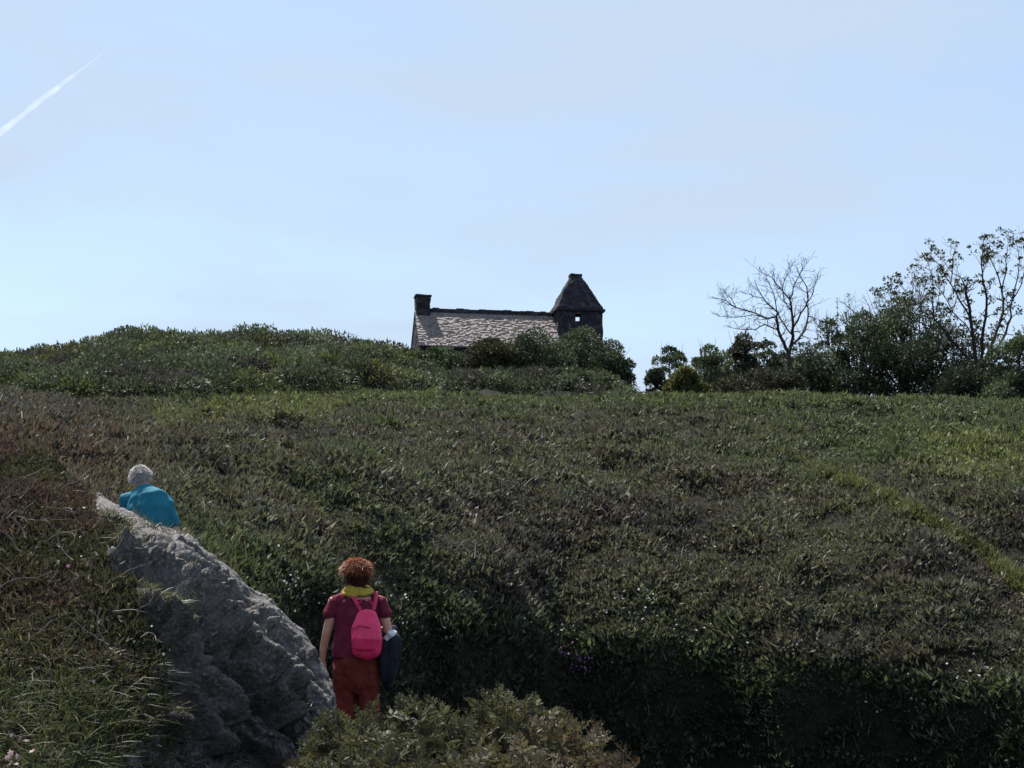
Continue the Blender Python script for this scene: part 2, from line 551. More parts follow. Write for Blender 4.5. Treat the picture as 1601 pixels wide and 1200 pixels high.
def sample_ground(n, px0, px1, r0, r1, power=1.5, keep=None):
    """random ground points with a density that follows visible area"""
    rr = np.geomspace(r0, r1, 400)
    m = int(n * 3.0)
    px = RNG.uniform(px0, px1, m)
    # candidates equal in log r, then weight by seen slope
    u = RNG.random(m)
    r = r0 * (r1 / r0) ** u
    p = ground_pt(px, r)
    p2 = ground_pt(px, r * 1.004)
    dz = p2[:, 2] - p[:, 2]; dr = r * 0.004
    ds = np.hypot(dz, dr)
    w = ds / dr            # true surface length per ground length
    keep_p = np.clip(w / 3.2, 0.2, 1)
    k = RNG.random(m) < keep_p
    p = p[k]
    qx, qy = to_px(p)
    return p, qx, qy


def tuft(LV, p, c, k, L, W, spread, up=0.7, jit=0.05, cj=0.25):
    n = len(p)
    b = np.repeat(p, k, axis=0)
    m = len(b)
    b = b + RNG.normal(size=(m, 3)) * np.repeat(np.broadcast_to(L, n), k)[:, None] * np.array([jit, jit, 0.02]) * 6
    d = RNG.normal(size=(m, 3)) * spread
    d[:, 2] = np.abs(d[:, 2]) * .6 + up
    l = np.repeat(np.broadcast_to(L, n), k) * RNG.uniform(.55, 1.35, m)
    w = np.repeat(np.broadcast_to(W, n), k) * RNG.uniform(.6, 1.3, m)
    cc = np.repeat(c, k, axis=0) * (1 + RNG.normal(size=(m, 1)) * cj).clip(.35, 2.2)
    cc = cc * (1 + RNG.normal(size=(m, 3)) * .06).clip(.7, 1.3)
    LV.kites(b, d, l, w, cc.clip(0.003, .8))


LVc = Leaves()
p, qx, qy = sample_ground(165000, -60, 1680, 15.5, 54)
p[:, 2] += 0.0
c, n1, n2, n3 = cover_colour(p, qx, qy)
hgt = (0.10 + 0.0016 * p[:, 1]) * (1 + .55 * n2 + .4 * n3 + .9 * fbm(p * 1.5, 2, 47)).clip(.35, 1.5)
dens = (RNG.random(len(p)) < (0.80 + .45 * n3))
p, c, qx, qy, hgt = p[dens], c[dens], qx[dens], qy[dens], hgt[dens]
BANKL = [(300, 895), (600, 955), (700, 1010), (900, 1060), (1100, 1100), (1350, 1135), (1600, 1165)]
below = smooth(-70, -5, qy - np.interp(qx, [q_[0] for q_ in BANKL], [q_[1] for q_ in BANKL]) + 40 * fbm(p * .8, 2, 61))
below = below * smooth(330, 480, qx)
c = c * (1 - below[:, None]) + (BANK_SHADE * 1.0)[None] * below[:, None]  # shade of the steep bank painted into the heather colour
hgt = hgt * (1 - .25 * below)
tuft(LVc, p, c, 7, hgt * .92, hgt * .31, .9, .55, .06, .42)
heath = LVc.build('heather_cover', M['leaf'])
tag(heath, 'low olive and brown heather covering the whole hillside', 'heather', kind='stuff')

# broad leafy patches: bramble and bracken on the bank and over the right
LVb = Leaves()
p, qx, qy = sample_ground(26000, -60, 1680, 15.5, 52)
c, n1, n2, n3 = cover_colour(p, qx, qy)
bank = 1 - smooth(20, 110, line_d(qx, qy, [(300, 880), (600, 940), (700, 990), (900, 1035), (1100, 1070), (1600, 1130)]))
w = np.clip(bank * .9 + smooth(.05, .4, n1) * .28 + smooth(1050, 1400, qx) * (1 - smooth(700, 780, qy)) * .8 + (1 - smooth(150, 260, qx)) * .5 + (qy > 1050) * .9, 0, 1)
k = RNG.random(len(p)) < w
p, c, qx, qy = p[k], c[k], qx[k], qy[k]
c = np.where((bank[k] > .3)[:, None], BANK_SHADE[None] * .85, c)  # bank leaves coloured darker to carry the gully shade
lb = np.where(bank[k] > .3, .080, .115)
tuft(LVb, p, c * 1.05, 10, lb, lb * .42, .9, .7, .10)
ob = LVb.build('bracken_cover', M['leaf'])
tag(ob, 'patches of leafy bracken and bramble spread over the slope and its shaded bank', 'bracken', kind='stuff')

# taller pale stems and grasses standing above the heather
LVg = Leaves()
p, qx, qy = sample_ground(9000, -60, 1680, 15.5, 52)
c, n1, n2, n3 = cover_colour(p, qx, qy)
k = RNG.random(len(p)) < (.35 + .6 * smooth(-.1, .4, n2))
p, c = p[k], c[k]
b = np.repeat(p, 3, axis=0) + RNG.normal(size=(len(p) * 3, 3)) * .04
d = RNG.normal(size=b.shape) * .3; d[:, 2] = 1
cc = np.repeat(c, 3, axis=0) * .6 + STRAW[None] * .35
LVg.blades(b, d, RNG.uniform(.18, .45, len(b)), 0.02, cc * RNG.uniform(.6, 1.2, (len(b), 1)), .7, 2)
ob = LVg.build('dry_grass', M['grass'])
tag(ob, 'thin straw coloured grass stems standing up through the heather', 'grass', kind='stuff')

# ------------------------------------------------------------------ gorse scrub of the left hill and below the hut
def blob_leaves(LV, cen, rad, n, c, L, W, squash=.75, cj=.28, outward=.9):
    """leaves over a lumpy dome: cen (3), rad"""
    u = RNG.normal(size=(n, 3)); u /= np.linalg.norm(u, axis=1, keepdims=True)
    u[:, 2] = np.where(u[:, 2] < -.25, -u[:, 2], u[:, 2])
    rr = rad * (1 - RNG.random(n) ** 2 * .35)
    lump = 1 + .28 * fbm(u * 2.4 + np.array(cen)[None] * 1.7, 3, 5)
    pos = np.array(cen)[None] + u * (rr * lump)[:, None] * np.array([1, 1, squash])
    d = u * outward + RNG.normal(size=(n, 3)) * .55 + np.array([0, 0, .35])
    cc = c[None] * (1 + .45 * fbm(pos * 2.2, 2, 77))[:, None] * (1 + RNG.normal(size=(n, 1)) * cj).clip(.4, 2)
    LV.kites(pos, d, L * RNG.uniform(.6, 1.35, n), W * RNG.uniform(.6, 1.3, n), cc.clip(.004, .7))


LVs = Leaves()
nb = 640
pxs = RNG.uniform(-80, 1010, nb * 3)
rs = RNG.uniform(46, 74, nb * 3)
gp = ground_pt(pxs, rs)
qx, qy = to_px(gp)
foot = np.interp(pxs, [-100, 0, 200, 350, 500, 620, 1000], [47.5, 48, 49.0, 50.5, 53, 55, 58])
ok = (rs > foot) & (rs < np.interp(pxs, [-100, 600, 620, 1010], [66, 68, 70, 70])) & ~((pxs > 985) & (pxs < 1022))
pick = np.where(ok)[0][:nb]
for i in pick:
    g = gp[i]
    s = RNG.uniform(.55, 1.25)
    if pxs[i] > 620: s *= .8
    if pxs[i] > 940: s *= .6
    v = RNG.random()
    c = GORSE * RNG.uniform(.45, 1.25) if v < .68 else (PURP * 1.0 if v < .85 else LIME * .55)
    blob_leaves(LVs, (g[0], g[1], g[2] + .05), s, int(330 * (s / .8) ** 1.6), c, .15, .07)
ob = LVs.build('gorse_scrub', M['leaf'])
tag(ob, 'dense green gorse scrub covering the rounded hilltop left of the hut', 'gorse scrub', kind='stuff')


# ------------------------------------------------------------------ individual shrubs and trees
def shrub(name, label, cat, px, r, wpx, hpx_top, c, leafL=.13, leafW=.065, n=2600, nbl=16, group=None, dens=1.0, more=2.3, twigs=6, sink=0.15, mat='leaf'):
    """crown wpx photo pixels wide whose top reaches photo row hpx_top"""
    g = ground_px(px, r)
    m = r / F
    W = wpx * m
    top = float(Pnp(px, hpx_top, r)[2])
    H = max(top - g[2], .4)
    e = empty(name, tuple(g))
    tag(e, label, cat, group)
    LV = Leaves(); TB = Tubes()
    nbl = int(nbl * more)
    for k in range(nbl):
        rad = max(RNG.uniform(.11, .21) * min(W, H * 1.7), .24)
        x = RNG.uniform(-1, 1) * (W / 2 - rad * .6)
        y = RNG.uniform(-1, 1) * W * .34
        pr = (1 - abs(2 * x / W) ** 2.2) * .72 + .28
        zt = H * pr * (1 + .22 * float(vnoise(np.array([[x * 1.6 + px, y, 3.3]]), 6)[0])) - rad * .8
        z = zt * (RNG.uniform(.72, 1.0) if k % 3 == 0 else (RNG.uniform(.35, .9) if k % 3 == 1 else RNG.uniform(.05, .45)))
        if k == 0: x = RNG.uniform(-.12, .12) * W; y = 0; z = H - rad * .85
        blob_leaves(LV, (x, y, z), rad, int(n * dens * 2.7 / nbl), c * RNG.uniform(.6, 1.35), leafL, leafW, .85, outward=.7)
        TB.add([(RNG.normal() * .06, RNG.normal() * .06, -sink), (x * .35, y * .35, z * .45), (x, y, z)], [.035, .025, .010], 4)
        if RNG.random() < .45:     # a sprig standing out of the crown
            hh = rad * RNG.uniform(1.1, 1.9); lx = RNG.normal() * .12
            TB.add([(x, y, z), (x + lx * .5, y, z + hh * .6), (x + lx, y, z + hh)], [.010, .007, .003], 4)
            m_ = 14
            t_ = RNG.uniform(.5, 1, m_)
            q_ = np.array([x, y, z]) + np.stack([lx * t_, 0 * t_, hh * t_], -1)
            LV.kites(q_, RNG.normal(size=(m_, 3)) + np.array([0, 0, .6]), RNG.uniform(.07, .14, m_), .06, np.tile(c * RNG.uniform(.8, 1.3), (m_, 1)))
    for k in range(twigs):
        a = RNG.uniform(0, 2 * math.pi); q = RNG.random() * W * .38
        x, y = math.cos(a) * q, math.sin(a) * q * .6
        TB.add([(x * .8, y * .8, H * .7), (x * .9, y, H * .88), (x * 1.1 + RNG.normal() * .08, y, H * RNG.uniform(1.0, 1.12))], [.012, .009, .004], 4)
    LV.build('foliage', M[mat], e)
    TB.build('branches', M['bark'], e)
    return e


DK = C3(.042, .056, .036); MID = C3(.060, .080, .046)
HG = 'shrubs growing between the slope and the stone hut'
shrub('shrub', 'dark leafy shrub hiding the foot of the turret', 'shrub', 915, 67, 125, 518, DK * 1.1, n=4200, nbl=20, group=HG)
shrub('shrub', 'dark shrub overlapping the right half of the hut roof eave', 'shrub', 835, 66, 140, 526, DK, n=4200, nbl=20, group=HG)
shrub('shrub', 'brownish shrub in front of the middle of the hut roof', 'shrub', 768, 65, 95, 531, C3(.05, .05, .03), n=3200, nbl=14, group=HG)
shrub('shrub', 'green shrub below the left end of the hut eave', 'shrub', 690, 66, 120, 543, MID, n=3000, nbl=14, group=HG)
shrub('shrub', 'low green shrub just left of the hut gable', 'shrub', 618, 64, 80, 546, MID * .9, n=2600, nbl=12, group=HG)
shrub('shrub', 'open loose leaved shrub with sky showing through, right of the turret', 'shrub', 960, 66, 64, 548, DK * 1.2, n=1300, nbl=11, group=HG, twigs=12)
shrub('shrub', 'low bright shrub in front of the dark turret shrub', 'shrub', 885, 60, 150, 577, MID * .9, n=3000, nbl=16, group=HG)
shrub('shrub', 'round dark shrub alone on the brow right of the sky gap', 'shrub', 1048, 64, 72, 543, DK * 1.1, n=3000, nbl=14)
shrub('shrub', 'yellow green shrub in front of the round dark one on the brow', 'shrub', 1075, 55, 62, 577, LIME * .62, n=2200, nbl=12, leafL=.18)
shrub('shrub', 'mid green bushy shrub left of the bare tree', 'shrub', 1112, 60, 100, 541, MID, n=2600, nbl=14, twigs=12)
shrub('shrub', 'upright dark shrub with tufted top left of the bare tree', 'shrub', 1162, 60, 60, 523, C3(.045, .045, .04), n=1700, nbl=10, twigs=10)
shrub('shrub', 'slim dark shrub between the tufted one and the bare tree trunk', 'shrub', 1196, 61, 62, 534, DK, n=1500, nbl=9, twigs=8)
shrub('shrub', 'low dark thicket at the foot of the bare tree', 'shrub', 1180, 56, 160, 575, C3(.045, .045, .03), n=2600, nbl=14)
shrub('shrub', 'low hedge like shrub filling the skyline left of the bare tree trunk', 'shrub', 1140, 63, 140, 556, MID * .85, n=3200, nbl=16, twigs=14)
shrub('shrub', 'broad dark shrub filling the skyline behind the bare tree trunk', 'shrub', 1232, 64, 130, 552, DK * 1.1, n=3200, nbl=16, twigs=16)
shrub('shrub', 'spreading dark shrub right behind the bare tree trunk', 'shrub', 1272, 60, 120, 540, DK, n=2600, nbl=14)
shrub('shrub', 'small tufted shrub rising beside the bare tree crown', 'shrub', 1298, 61, 66, 500, DK, n=700, nbl=6, twigs=14)
shrub('shrub', 'large rounded evergreen shrub between the two bare trees', 'shrub', 1345, 61, 165, 488, MID * .85, n=5200, nbl=24, twigs=14)
shrub('shrub', 'tall grey green shrub left of the leafy tree with bare twigs on top', 'shrub', 1418, 62, 150, 470, C3(.045, .06, .032), n=4200, nbl=22, twigs=22)
shrub('shrub', 'dark shrub under the left limbs of the leafy tree', 'shrub', 1480, 60, 160, 505, DK * .9, n=3800, nbl=18, twigs=8)
shrub('shrub', 'dark low shrub at the root of the leafy tree', 'shrub', 1535, 57, 140, 560, DK * .7, n=2600, nbl=14)
shrub('shrub', 'green leafy shrub at the right edge under the leafy tree', 'shrub', 1598, 55, 120, 528, MID * 1.1, n=3600, nbl=18)
shrub('shrub', 'thin dark bush breaking the skyline at the far left hill', 'shrub', 210, 63, 36, 516, PURP * .9, n=900, nbl=7)


def tree(name, label, cat, r, limbs, zoom, leaves=None, twig_n=2.0, base_r=.10, seed=3, depth=1.0, squash=.94, tl=(.25, .6)):
    """limbs: list of (radius0, radius1, [(zx, zy)...]) traced main limbs; depth is given by each limb's own lean"""
    rnd = random.Random(seed)
    x0, y0, s = zoom
    b0 = limbs[0][2][0]
    g = ground_px(x0 + b0[0] / s, r)
    e = empty(name, tuple(g)); tag(e, label, cat)
    T = Tubes(); B = Tubes(); tips = []
    nodes = {}
    pl0 = b0[1]
    def twig(p, d, L, rad, lev):
        n = 4
        pts = [p.copy()]
        q = p.copy(); dd = d.normalized()
        rads = [rad]
        for k in range(n):
            dd = (dd + Vector((rnd.gauss(0, .28), rnd.gauss(0, .28), rnd.gauss(.07, .2)))).normalized()
            q = q + dd * L / n
            pts.append(q.copy()); rads.append(max(rad * (1 - (k + 1) / n * .7), .0045))
            if lev > 0 and rnd.random() < .85:
                s_ = Vector((rnd.gauss(0, 1), rnd.gauss(0, 1), rnd.gauss(.25, .8))).normalized()
                twig(q, (dd + s_ * .85), L * rnd.uniform(.42, .7), rads[-1] * .7, lev - 1)
        B.add(pts, rads, 4)
        tips.append(q.copy())
    for li, (ra, rb, pl) in enumerate(limbs):
        yy = None
        pl = [(zx, pl0 - (pl0 - zy) * squash) for zx, zy in pl]
        pts = []
        lean = rnd.uniform(-.35, .35) * depth
        start = nodes.get(tuple(pl[0]), 0.0)
        n = len(pl)
        for k, (zx, zy) in enumerate(pl):
            dy = start + (lean * k if li > 0 else 0)
            nodes.setdefault((zx, zy), dy)
            if li == 0 and k == 0:
                pts.append(Vector((0, 0, -.15)))
            else:
                w = P(x0 + zx / s, y0 + zy / s, r + dy)
                pts.append(w - Vector(g))
        # subdivide and wobble
        fine = []
        for a, b in zip(pts[:-1], pts[1:]):
            for t in (0, .5):
                q = a.lerp(b, t)
                if t: q += Vector((rnd.gauss(0, .025), rnd.gauss(0, .03), rnd.gauss(0, .02)))
                fine.append(q)
        fine.append(pts[-1])
        m = len(fine)
        rad = [ra + (rb - ra) * (k / (m - 1)) for k in range(m)]
        (T if li == 0 else B).add(fine, rad, 6)
        if li > 0:
            for k in range(2, m):
                for _ in range(int(twig_n) + (rnd.random() < twig_n % 1)):
                    t = (fine[k] - fine[k - 1]).normalized()
                    s_ = Vector((rnd.gauss(0, 1), rnd.gauss(0, .8), rnd.gauss(.3, .8))).normalized()
                    twig(fine[k], t * .7 + s_, rnd.uniform(*tl), max(rad[k] * .45, .008), 1)
            twig(fine[-1], fine[-1] - fine[-2], .22, rad[-1], 1)
    T.build('trunk', M['bark'], e)
    B.build('branches', M['bark'], e)
    if leaves:
        LV = Leaves()
        cnt, c, L, W, zmin, nn = leaves
        tt = [t for t in tips if t.z > zmin]
        rnd.shuffle(tt)
        for t in tt[:cnt]:
            blob_leaves(LV, tuple(t), rnd.uniform(.05, .15), int(nn * rnd.uniform(.4, 1.5)), c * rnd.uniform(.7, 1.3), L, W, .9, outward=.6)
        LV.build('foliage', M['leaf'], e)
    return e


Z1 = (1100, 360, 4.284)
tree('bare_tree', 'leafless spreading tree standing alone against the sky', 'tree', 57, [
    (.115, .085, [(550, 1100), (570, 1000), (575, 850), (580, 765)]),
    (.075, .040, [(572, 800), (540, 735), (500, 640), (488, 545)]),
    (.038, .014, [(488, 545), (430, 560), (350, 520), (220, 480), (150, 430), (95, 415)]),
    (.030, .012, [(488, 545), (470, 490), (400, 410), (350, 320)]),
    (.030, .012, [(500, 640), (410, 600), (350, 635), (270, 635), (185, 622)]),
    (.022, .010, [(430, 560), (330, 530), (220, 548), (110, 540)]),
    (.070, .032, [(580, 765), (600, 680), (600, 620), (590, 500), (577, 420)]),
    (.030, .010, [(577, 420), (520, 350), (460, 265), (395, 235)]),
    (.030, .010, [(577, 420), (600, 340), (630, 270), (690, 165)]),
    (.032, .012, [(600, 680), (540, 600), (490, 500), (470, 380), (440, 300)]),
    (.055, .022, [(580, 765), (625, 715), (680, 640), (700, 540), (690, 450)]),
    (.024, .010, [(690, 450), (735, 370), (755, 285)]),
    (.040, .014, [(600, 620), (650, 520), (700, 430), (690, 330), (640, 240)]),
    (.022, .009, [(590, 500), (540, 430), (530, 330), (560, 250), (590, 180)]),
    (.020, .009, [(700, 540), (740, 560), (770, 620)]),
    (.018, .008, [(400, 410), (330, 400), (290, 380)]),
    (.018, .008, [(220, 480), (190, 420), (150, 380)]),
], Z1, None, 2.4, seed=5)

Z2 = (1350, 340, 4.0)
tree('leafy_tree', 'many stemmed tree with sparse dark leaf clusters at the right edge', 'tree', 59, [
    (.12, .085, [(720, 1100), (725, 1040), (730, 980)]),
    (.085, .050, [(730, 980), (700, 860), (690, 750), (668, 600), (650, 470), (640, 400)]),
    (.038, .012, [(668, 600), (600, 480), (545, 370), (490, 270), (418, 185)]),
    (.028, .010, [(545, 370), (558, 250), (570, 135)]),
    (.030, .012, [(640, 400), (610, 330), (560, 300)]),
    (.080, .040, [(730, 980), (745, 820), (748, 680), (770, 520), (760, 400)]),
    (.036, .012, [(760, 400), (745, 300), (735, 200), (745, 115), (800, 95)]),
    (.085, .045, [(730, 980), (790, 800), (830, 690), (872, 560), (865, 420)]),
    (.034, .010, [(865, 420), (840, 310), (800, 220), (775, 165)]),
    (.034, .010, [(865, 420), (890, 300), (890, 200), (905, 95)]),
    (.065, .035, [(730, 980), (820, 840), (890, 700), (925, 590), (930, 480)]),
    (.032, .010, [(930, 480), (960, 350), (975, 220), (955, 85)]),
    (.030, .010, [(930, 480), (985, 380), (1010, 280), (1000, 120)]),
    (.060, .028, [(730, 980), (600, 800), (520, 700), (440, 600), (430, 480)]),
    (.028, .010, [(430, 480), (435, 380), (420, 280), (340, 240)]),
    (.026, .010, [(440, 600), (380, 560), (300, 470), (225, 360)]),
    (.026, .010, [(440, 600), (330, 570), (210, 550), (115, 455)]),
    (.050, .020, [(730, 980), (850, 860), (960, 780), (1060, 640), (1110, 480)]),
    (.030, .012, [(1060, 640), (1080, 480), (1070, 300), (1050, 160)]),
    (.030, .012, [(690, 750), (640, 640), (560, 560), (500, 440), (440, 350)]),
], Z2, (270, C3(.042, .05, .030), .11, .07, .8, 16), 2.0, seed=9, depth=1.1)

Z3 = (1350, 340, 4.0)
tree('twiggy_sapling', 'thin leafless sapling rising over the large rounded shrub', 'tree', 63, [
    (.045, .03, [(60, 1080), (70, 900), (60, 760)]),
    (.03, .012, [(60, 760), (50, 640), (40, 540), (20, 490)]),
    (.024, .01, [(60, 760), (-20, 640), (-60, 560), (-120, 500)]),
    (.024, .01, [(60, 760), (120, 640), (100, 560), (80, 510)]),
], Z3, None, 1.6, seed=12)

tree('twiggy_sapling', 'leafless sapling with upright twigs standing over the tall grey green shrub', 'tree', 64, [
    (.05, .035, [(270, 1080), (265, 900), (255, 760)]),
    (.03, .012, [(255, 760), (230, 600), (200, 480), (175, 400)]),
    (.028, .01, [(255, 760), (280, 600), (300, 470), (310, 380), (300, 300)]),
    (.024, .01, [(230, 600), (150, 540), (110, 460)]),
    (.024, .01, [(280, 600), (350, 520), (380, 420), (400, 330)]),
], Z3, (40, C3(.045, .05, .032), .10, .07, 1.0, 12), 2.4, seed=22)
tree('twiggy_sapling', 'bushy leafless sapling crowded against the left limbs of the leafy tree', 'tree', 62, [
    (.05, .035, [(430, 1080), (430, 900), (425, 780)]),
    (.03, .012, [(425, 780), (380, 640), (360, 500), (350, 400)]),
    (.03, .012, [(425, 780), (440, 620), (470, 500), (480, 400)]),
    (.026, .01, [(425, 780), (520, 640), (570, 520), (590, 430)]),
    (.024, .01, [(380, 640), (300, 580), (250, 500)]),
], Z3, (60, C3(.045, .05, .032), .10, .07, 1.0, 12), 2.6, seed=27)

# ------------------------------------------------------------------ stone hut with turret
HUT_R = 72.0
HUT_YAW = R(10)
c0 = P(655, 541, HUT_R)
hut_base_z = c0.z - 1.85
hut = empty('stone_hut', (c0.x, HUT_R, hut_base_z), HUT_YAW)
tag(hut, 'small dark stone hut with slab roof, chimney and turret on the hilltop', 'hut')


def jitter_mesh(bm, amp, scale, seed):
    co = np.array([v.co[:] for v in bm.verts])
    if len(co) == 0: return
    d = np.stack([fbm(co * scale, 2, seed), fbm(co * scale + 31, 2, seed + 1), fbm(co * scale + 67, 2, seed + 2)], -1) * amp
    for v, q in zip(bm.verts, co + d): v.co = q


def grid_box(bm, x0, x1, y0, y1, z0, z1, step=.25):
    b = bmesh.new()
    nx = max(1, int((x1 - x0) / step)); ny = max(1, int((y1 - y0) / step)); nz = max(1, int((z1 - z0) / step))
    def face(o, u, v, nu, nv):
        o, u, v = Vector(o), Vector(u), Vector(v)
        vs = [[b.verts.new(o + u * i / nu + v * j / nv) for j in range(nv + 1)] for i in range(nu + 1)]
        for i in range(nu):
            for j in range(nv):
                b.faces.new((vs[i][j], vs[i + 1][j], vs[i + 1][j + 1], vs[i][j + 1]))
    X, Y, Z = x1 - x0, y1 - y0, z1 - z0
    face((x0, y0, z0), (X, 0, 0), (0, 0, Z), nx, nz)
    face((x0, y1, z0), (0, 0, Z), (X, 0, 0), nz, nx)
    face((x0, y0, z0), (0, 0, Z), (0, Y, 0), nz, ny)
    face((x1, y0, z0), (0, Y, 0), (0, 0, Z), ny, nz)
    face((x0, y0, z1), (X, 0, 0), (0, Y, 0), nx, ny)
    face((x0, y0, z0), (0, Y, 0), (X, 0, 0), ny, nx)
    bmesh.ops.remove_doubles(b, verts=b.verts, dist=1e-4)
    me = bpy.data.meshes.new('t'); b.to_mesh(me); b.free()
    bm.from_mesh(me); bpy.data.meshes.remove(me)


def bm_obj(name, bm, mat, parent=None, sm=False):
    me = bpy.data.meshes.new(name); bm.to_mesh(me); bm.free()
    me.materials.append(mat)
    if sm:
        me.polygons.foreach_set('use_smooth', np.ones(len(me.polygons), bool))
    o = bpy.data.objects.new(name, me); COL.objects.link(o)
    if parent: o.parent = parent
    return o


ROOF_H = 2.05; EAVE = 1.95; HL = 6.95; RUN = 2.05
# walls incl. gables
bm = bmesh.new()
grid_box(bm, .12, HL, .16, .60, -.4, EAVE - .10)
grid_box(bm, .12, HL, 2 * RUN - .60, 2 * RUN - .16, -.4, EAVE - .10)
grid_box(bm, .05, .55, .163, 2 * RUN - .163, -.4, EAVE - .10)
# left gable triangle, thick
steps = 10
for k in range(steps):
    z0 = EAVE - .10 + k * ROOF_H / steps; t = k / steps
    grid_box(bm, .05, .55, .25 + RUN * t * .93, 2 * RUN - .25 - RUN * t * .93, z0, z0 + ROOF_H / steps - .004, .3)
jitter_mesh(bm, .07, 2.4, 50)
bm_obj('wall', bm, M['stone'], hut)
# roof slabs laid in courses, both slopes, one mesh
V = []; Q = []; Cc = []
def slab(cx, cy, cz, w, l, th, tilt, c, yawj):
    """slab lying on the slope; tilt +1 front, -1 back"""
    n0 = len(V)
    a = math.atan2(ROOF_H, RUN)
    for sx in (-1, 1):
        for sl in (-1, 1):
            for sz in (0, 1):
                u = sl * l / 2; h = sz * th
                x = cx + sx * w / 2 + yawj * u
                yy = u * math.cos(a) - h * math.sin(a); zz = u * math.sin(a) + h * math.cos(a)
                V.append((x, cy + tilt * yy, cz + zz)); Cc.append(c)
    f = [(0, 2, 3, 1), (4, 5, 7, 6), (0, 1, 5, 4), (2, 6, 7, 3), (1, 3, 7, 5), (0, 4, 6, 2)]
    for q in f: Q.append(tuple(n0 + i for i in (q if tilt > 0 else q[::-1])))
NR = 29
for side in (1, -1):
    for k in range(NR + 1):
        t = (k + .3) / NR
        x = 0.0
        while x < HL + .0:
            w = random.uniform(.08, .24)
            yb = -.06 + RUN * t; zb = EAVE - .06 + ROOF_H * t
            cy = yb if side > 0 else 2 * RUN - yb
            g = random.uniform(.84, 1.06)
            c = (g * random.uniform(.95, 1.05), g, g * random.uniform(.93, 1.03))
            if t < .99: slab(x + w / 2, cy, zb + random.uniform(0, .016), w - .006, .16, random.uniform(.008, .016), side, c, random.uniform(-.05, .05))
            x += w
roof = mesh_np('roof', V, Q, M['slate'], np.array(Cc), hut)
bm = bmesh.new()
x = .55
while x < HL - .2:
    w = random.uniform(.25, .5)
    grid_box(bm, x, x + w - .01, RUN - .15, RUN + .15, EAVE + ROOF_H - .12, EAVE + ROOF_H + .10 + random.uniform(-.02, .03), .3)
    x += w
rc = bm_obj('ridge_stones', bm, M['stone'], roof)
# chimney on the left gable
bm = bmesh.new()
grid_box(bm, .04, .74, RUN - .36, RUN + .36, EAVE + ROOF_H - .75, EAVE + ROOF_H + .62, .12)
grid_box(bm, .00, .78, RUN - .40, RUN + .40, EAVE + ROOF_H + .624, EAVE + ROOF_H + .72, .15)
jitter_mesh(bm, .045, 4, 60)
bm_obj('chimney', bm, M['stone'], roof)
# turret
TX0, TX1, TY0, TY1 = 6.92, 9.16, .75, 3.03
TZ = EAVE + ROOF_H - .02
tw = bmesh.new()
WH = .36
zf = TZ - .08
hx0, hx1, hz0, hz1 = 7.80, 8.06, TZ - .52, TZ - .16
def wall_with_hole(y0, y1, a0, a1, b0, b1, top):
    grid_box(tw, TX0, a0, y0, y1, -.4, top, .2)
    grid_box(tw, a1, TX1, y0, y1, -.4, top, .2)
    grid_box(tw, a0, a1, y0, y1, -.4, b0, .2)
    grid_box(tw, a0, a1, y0, y1, b1, top, .2)
wall_with_hole(TY0, TY0 + WH, hx0, hx1, hz0, hz1, zf + .22)
grid_box(tw, TX0, hx0 - .02, TY1 - WH, TY1, -.4, zf + .19, .2)
grid_box(tw, hx1 + .62, TX1, TY1 - WH, TY1, -.4, zf + .19, .2)
grid_box(tw, hx0 - .02, hx1 + .62, TY1 - WH, TY1, -.4, hz0 + .22, .2)
grid_box(tw, TX0, TX0 + WH, TY0 + WH, TY1 - WH, -.4, zf + .22, .2)
grid_box(tw, TX1 - WH, TX1, TY0 + WH, TY1 - WH, -.4, zf + .22, .2)
jitter_mesh(tw, .045, 3, 70)
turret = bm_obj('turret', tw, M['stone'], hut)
# corbel course + bell shaped stone spire of stacked rough courses, hollow at the bottom so light crosses the opening
bm = bmesh.new()
cx, cy = (TX0 + TX1) / 2, (TY0 + TY1) / 2
prof = [(0, 1.24), (.20, 1.12), (.55, .95), (.92, .77), (1.28, .56), (1.6, .37), (1.82, .27)]
nst = 16
prev = None
def sq_ring(bm, h, z, rr, n=6):
    out = []
    for s in range(4):
        for k in range(n):
            t = -1 + 2 * k / n
            x, y = [(t, -1), (1, t), (-t, 1), (-1, -t)][s]
            m = max(abs(x), abs(y)); l = math.hypot(x, y)
            q = 1 / l * (1 - .45) + .45 / m * 1.0      # slightly rounded corners
            q = min(q, 1.0 / m) if False else (m / l) * .22 + .78
            out.append(bm.verts.new((cx + x * h * q, cy + y * h * q, z)))
    return out
rings = []
zb = TZ + .12
for k in range(nst):
    t0 = k / nst * 1.82; t1 = (k + 1) / nst * 1.82
    h0 = np.interp(t0, [p_[0] for p_ in prof], [p_[1] for p_ in prof])
    h1 = h0 - .035
    h1 = max(h1, .25)
    rings.append(sq_ring(bm, h0 * random.uniform(.985, 1.015), zb + t0, 0)); rings.append(sq_ring(bm, h1, zb + t1 - .004, 0))
for a, b in zip(rings[:-1], rings[1:]):
    n = len(a)
    for k in range(n): bm.faces.new((a[k], a[(k + 1) % n], b[(k + 1) % n], b[k]))
bm.faces.new(rings[-1])
